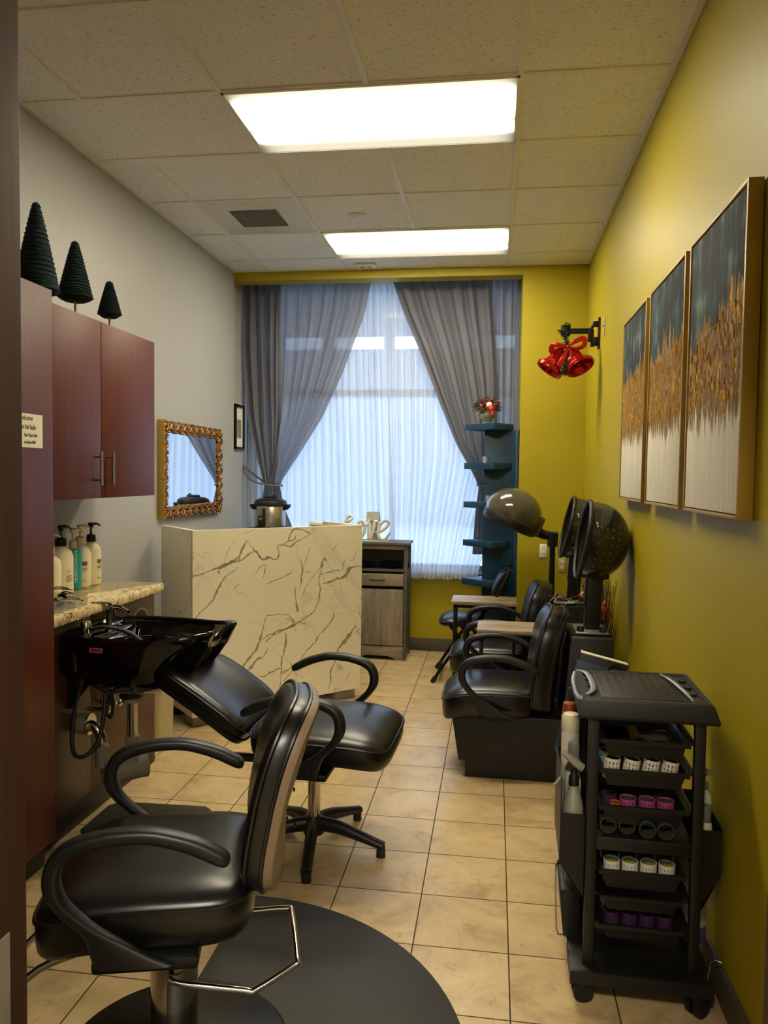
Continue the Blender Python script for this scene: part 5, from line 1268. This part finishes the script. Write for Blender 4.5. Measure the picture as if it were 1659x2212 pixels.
MB().lathe([(0, 0), (.026, 0), (.029, .005), (.029, .125), (.027, .15), (.018, .183), (.012, .20), (.012, .21)], seg=36).build('body', 'silver_bottle', sp, angle=60)
MB().lathe([(.0145, .205), (.0145, .228), (.010, .235), (.009, .255)], seg=20).build('collar', 'black_plastic', sp)
hd = MB().tube([(.024, 0, .252), (.005, 0, .266), (-.018, 0, .286), (-.034, 0, .298)], [.009, .012, .010, .006], 10, smooth=4, flat=[.012, .012, .009, .006]).build('spray_head', 'silver_bottle', sp)
MB().tube([(-.016, 0, .278), (-.030, 0, .255), (-.034, 0, .232), (-.050, 0, .21), (-.058, 0, .204)], [.005, .005, .0045, .004, .003], 8, smooth=4, flat=.003).build('trigger', 'silver_bottle', hd)
sp.rotation_euler = (0, 0, R(8))
pbt = thing('lotion_bottle', 'frosted white pump bottle in the right trolley pocket against the wall', 'bottle', tw(.178, -.02, .372))
o0 = sup(30, .021, .030, .5)
MB().rings([[(x*k, y*k, z) for x, y in o0] for k, z in ((.9, 0), (1, .005), (1, .156), (.9, .181), (.5, .196))]).build('body', 'grey_white', pbt, angle=60)
MB().lathe([(.012, .191), (.014, .194), (.014, .214), (.006, .218), (.006, .231), (.011, .234), (.011, .251), (0, .254)], seg=20).box(-.006, .024, -.006, .006, .236, .249, .003).build('pump', 'clear_cap', pbt)
lathe_thing('small_bottle', 'small pale bottle with clear cap beside the trolley post, right pocket', 'bottle', tw(.172, -.09, .345), [('body', 'cream_plastic', [(0, 0), (.015, 0), (.016, .003), (.016, .148), (.013, .158)]), ('cap', 'clear_cap', [(.012, .158), (.013, .161), (.013, .203), (0, .206)])])
lathe_thing('shampoo_bottle', 'large white bottle with black cap and purple base, lower right of trolley', 'bottle', tw(.1765, .035, .1005), [('body', 'grey_white', [(0, .05), (.0345, .05), (.0345, .215), (.031, .24), (.018, .258), (.012, .262)]), ('lower_body', 'purple_liquid', [(0, 0), (.032, 0), (.0345, .004), (.0345, .05), (0, .05)]), ('cap', 'black_plastic', [(.014, .258), (.015, .262), (.015, .30), (0, .302)])])

# books behind the trolley
bk_ = thing('magazine', 'cream curled magazine sticking up behind the trolley top', 'magazine', tw(-.142, .215, .555))
MB().box(-.075, .07, -.010, .012, 0, .325, .002).tube([(-.073, -.008, .318), (-.076, .0, .327), (-.073, .010, .318)], .003, 6).build('pages', 'paper', bk_)
MB().box(-.078, .072, -.013, -.011, 0, .322, .001).build('cover', 'book_black', bk_)
bk_.rotation_euler = (0, R(13), R(-1.5))
bk_ = thing('book', 'blue-black book with green page edge in front of the cream magazine', 'book', tw(-.150, .192, .555))
MB().box(-.073, .06, -.007, .007, 0, .298, .001).build('pages', 'book_green', bk_); cv = MB().box(-.076, .062, -.0105, -.0075, 0, .30, .001).box(-.076, .062, .0075, .010, 0, .30, .001).build('cover', 'book_blue', bk_)
text_mesh('AN', .03, 'white_plastic', bk_, 'title', frame_mat(Vector((-.055, -.0112, .262)), (1, 0, 0), (0, 0, 1)))
bk_.rotation_euler = (0, R(13), R(-1.5))

# =================================================================== TWIGS, WIRES
t = thing('twig_vase', 'tall dry twigs with red leaves between dryer chairs and yellow wall', 'plant', (.585, 4.27, 0))
MB().lathe([(0, 0), (.045, 0), (.055, .02), (.058, .15), (.04, .30), (.03, .36), (.035, .38), (.031, .38), (.026, .35)], seg=32).build('vase', 'black_gloss', t, angle=60)
rr = random.Random(31); m = MB()
for k in range(170):
    a_ = rr.uniform(0, 2*pi); s_ = rr.uniform(.02, .2)*(1 if rr.random() < .8 else 1.2); top_ = Vector((max(-.17, min(.052, cos(a_)*s_*.6-.03)), max(-.24, min(.24, sin(a_)*s_)), rr.uniform(.55, .93)))
    p0 = Vector((rr.uniform(-.02, .02), rr.uniform(-.02, .02), .3)); mid = (p0+top_)/2+Vector((rr.uniform(-.03, .01), rr.uniform(-.03, .03), 0))
    m.tube([p0, mid, top_+Vector((0, 0, -.02)), top_+Vector((rr.uniform(-.02, .0), rr.uniform(-.02, .02), .02))], [.0022, .0018, .0012, .0008], 4, smooth=3)
o = m.build('twigs', 'twig', t); o['kind'] = 'stuff'
m = MB()
for x, y, z in ((-.01, -.10, .76), (.01, -.08, .73), (.0, -.14, .72), (-.05, .05, .78), (.02, -.16, .60), (-.12, .0, .80)):
    for q in range(5):
        d = Vector((rr.uniform(-1, .6), rr.uniform(-1, 1), rr.uniform(-1, 1))).normalized()*.035; c0 = Vector((x, y, z)); m.tube([c0, c0+d*.6, c0+d], [.003, .011, .002], 6, smooth=2, flat=.002)
m.build('red_leaves', 'red_berry', t)
t = thing('power_strip', 'cluttered power strip with tangled cables on the rear dryer base', 'power strip', (.415, 4.60, .699))
MB().box(-.06, .06, -.012, .012, 0, .016, .003).build('body', 'grey_white', t)
m = MB()
for k in range(4): m.box(-.05+k*.027, -.033+k*.027, -.008, .008, .016, .019)
m.build('socket', 'black_plastic', t)
cpal = ['grey_white', 'red_berry', 'black_plastic', 'steel_grey']
for k in range(4):
    pts = [(-.045+.027*k, 0, .02)]
    for q in range(6): pts.append((-.06+rr.uniform(-.05, .05)+.02*k, -.05-.012*q+rr.uniform(-.02, .02)*0, .03+rr.uniform(-.01, .03)-max(0, q-2)*.03))
    m = MB().tube(pts, .0018, 6, smooth=5).box(-.055+.027*k, -.037+.027*k, -.007, .007, .019, .035, .002); m.build('plug_cable', cpal[k], t)
tag(MB().tube([(-.66, 6.285, .008), (-.55, 6.27, .008), (-.42, 6.265, .008), (-.3, 6.28, .008), (-.2, 6.27, .008)], .0045, 6, smooth=4).build('floor_cable', 'rubber'), 'thin black cable on the floor along the back wall baseboard', 'cable')
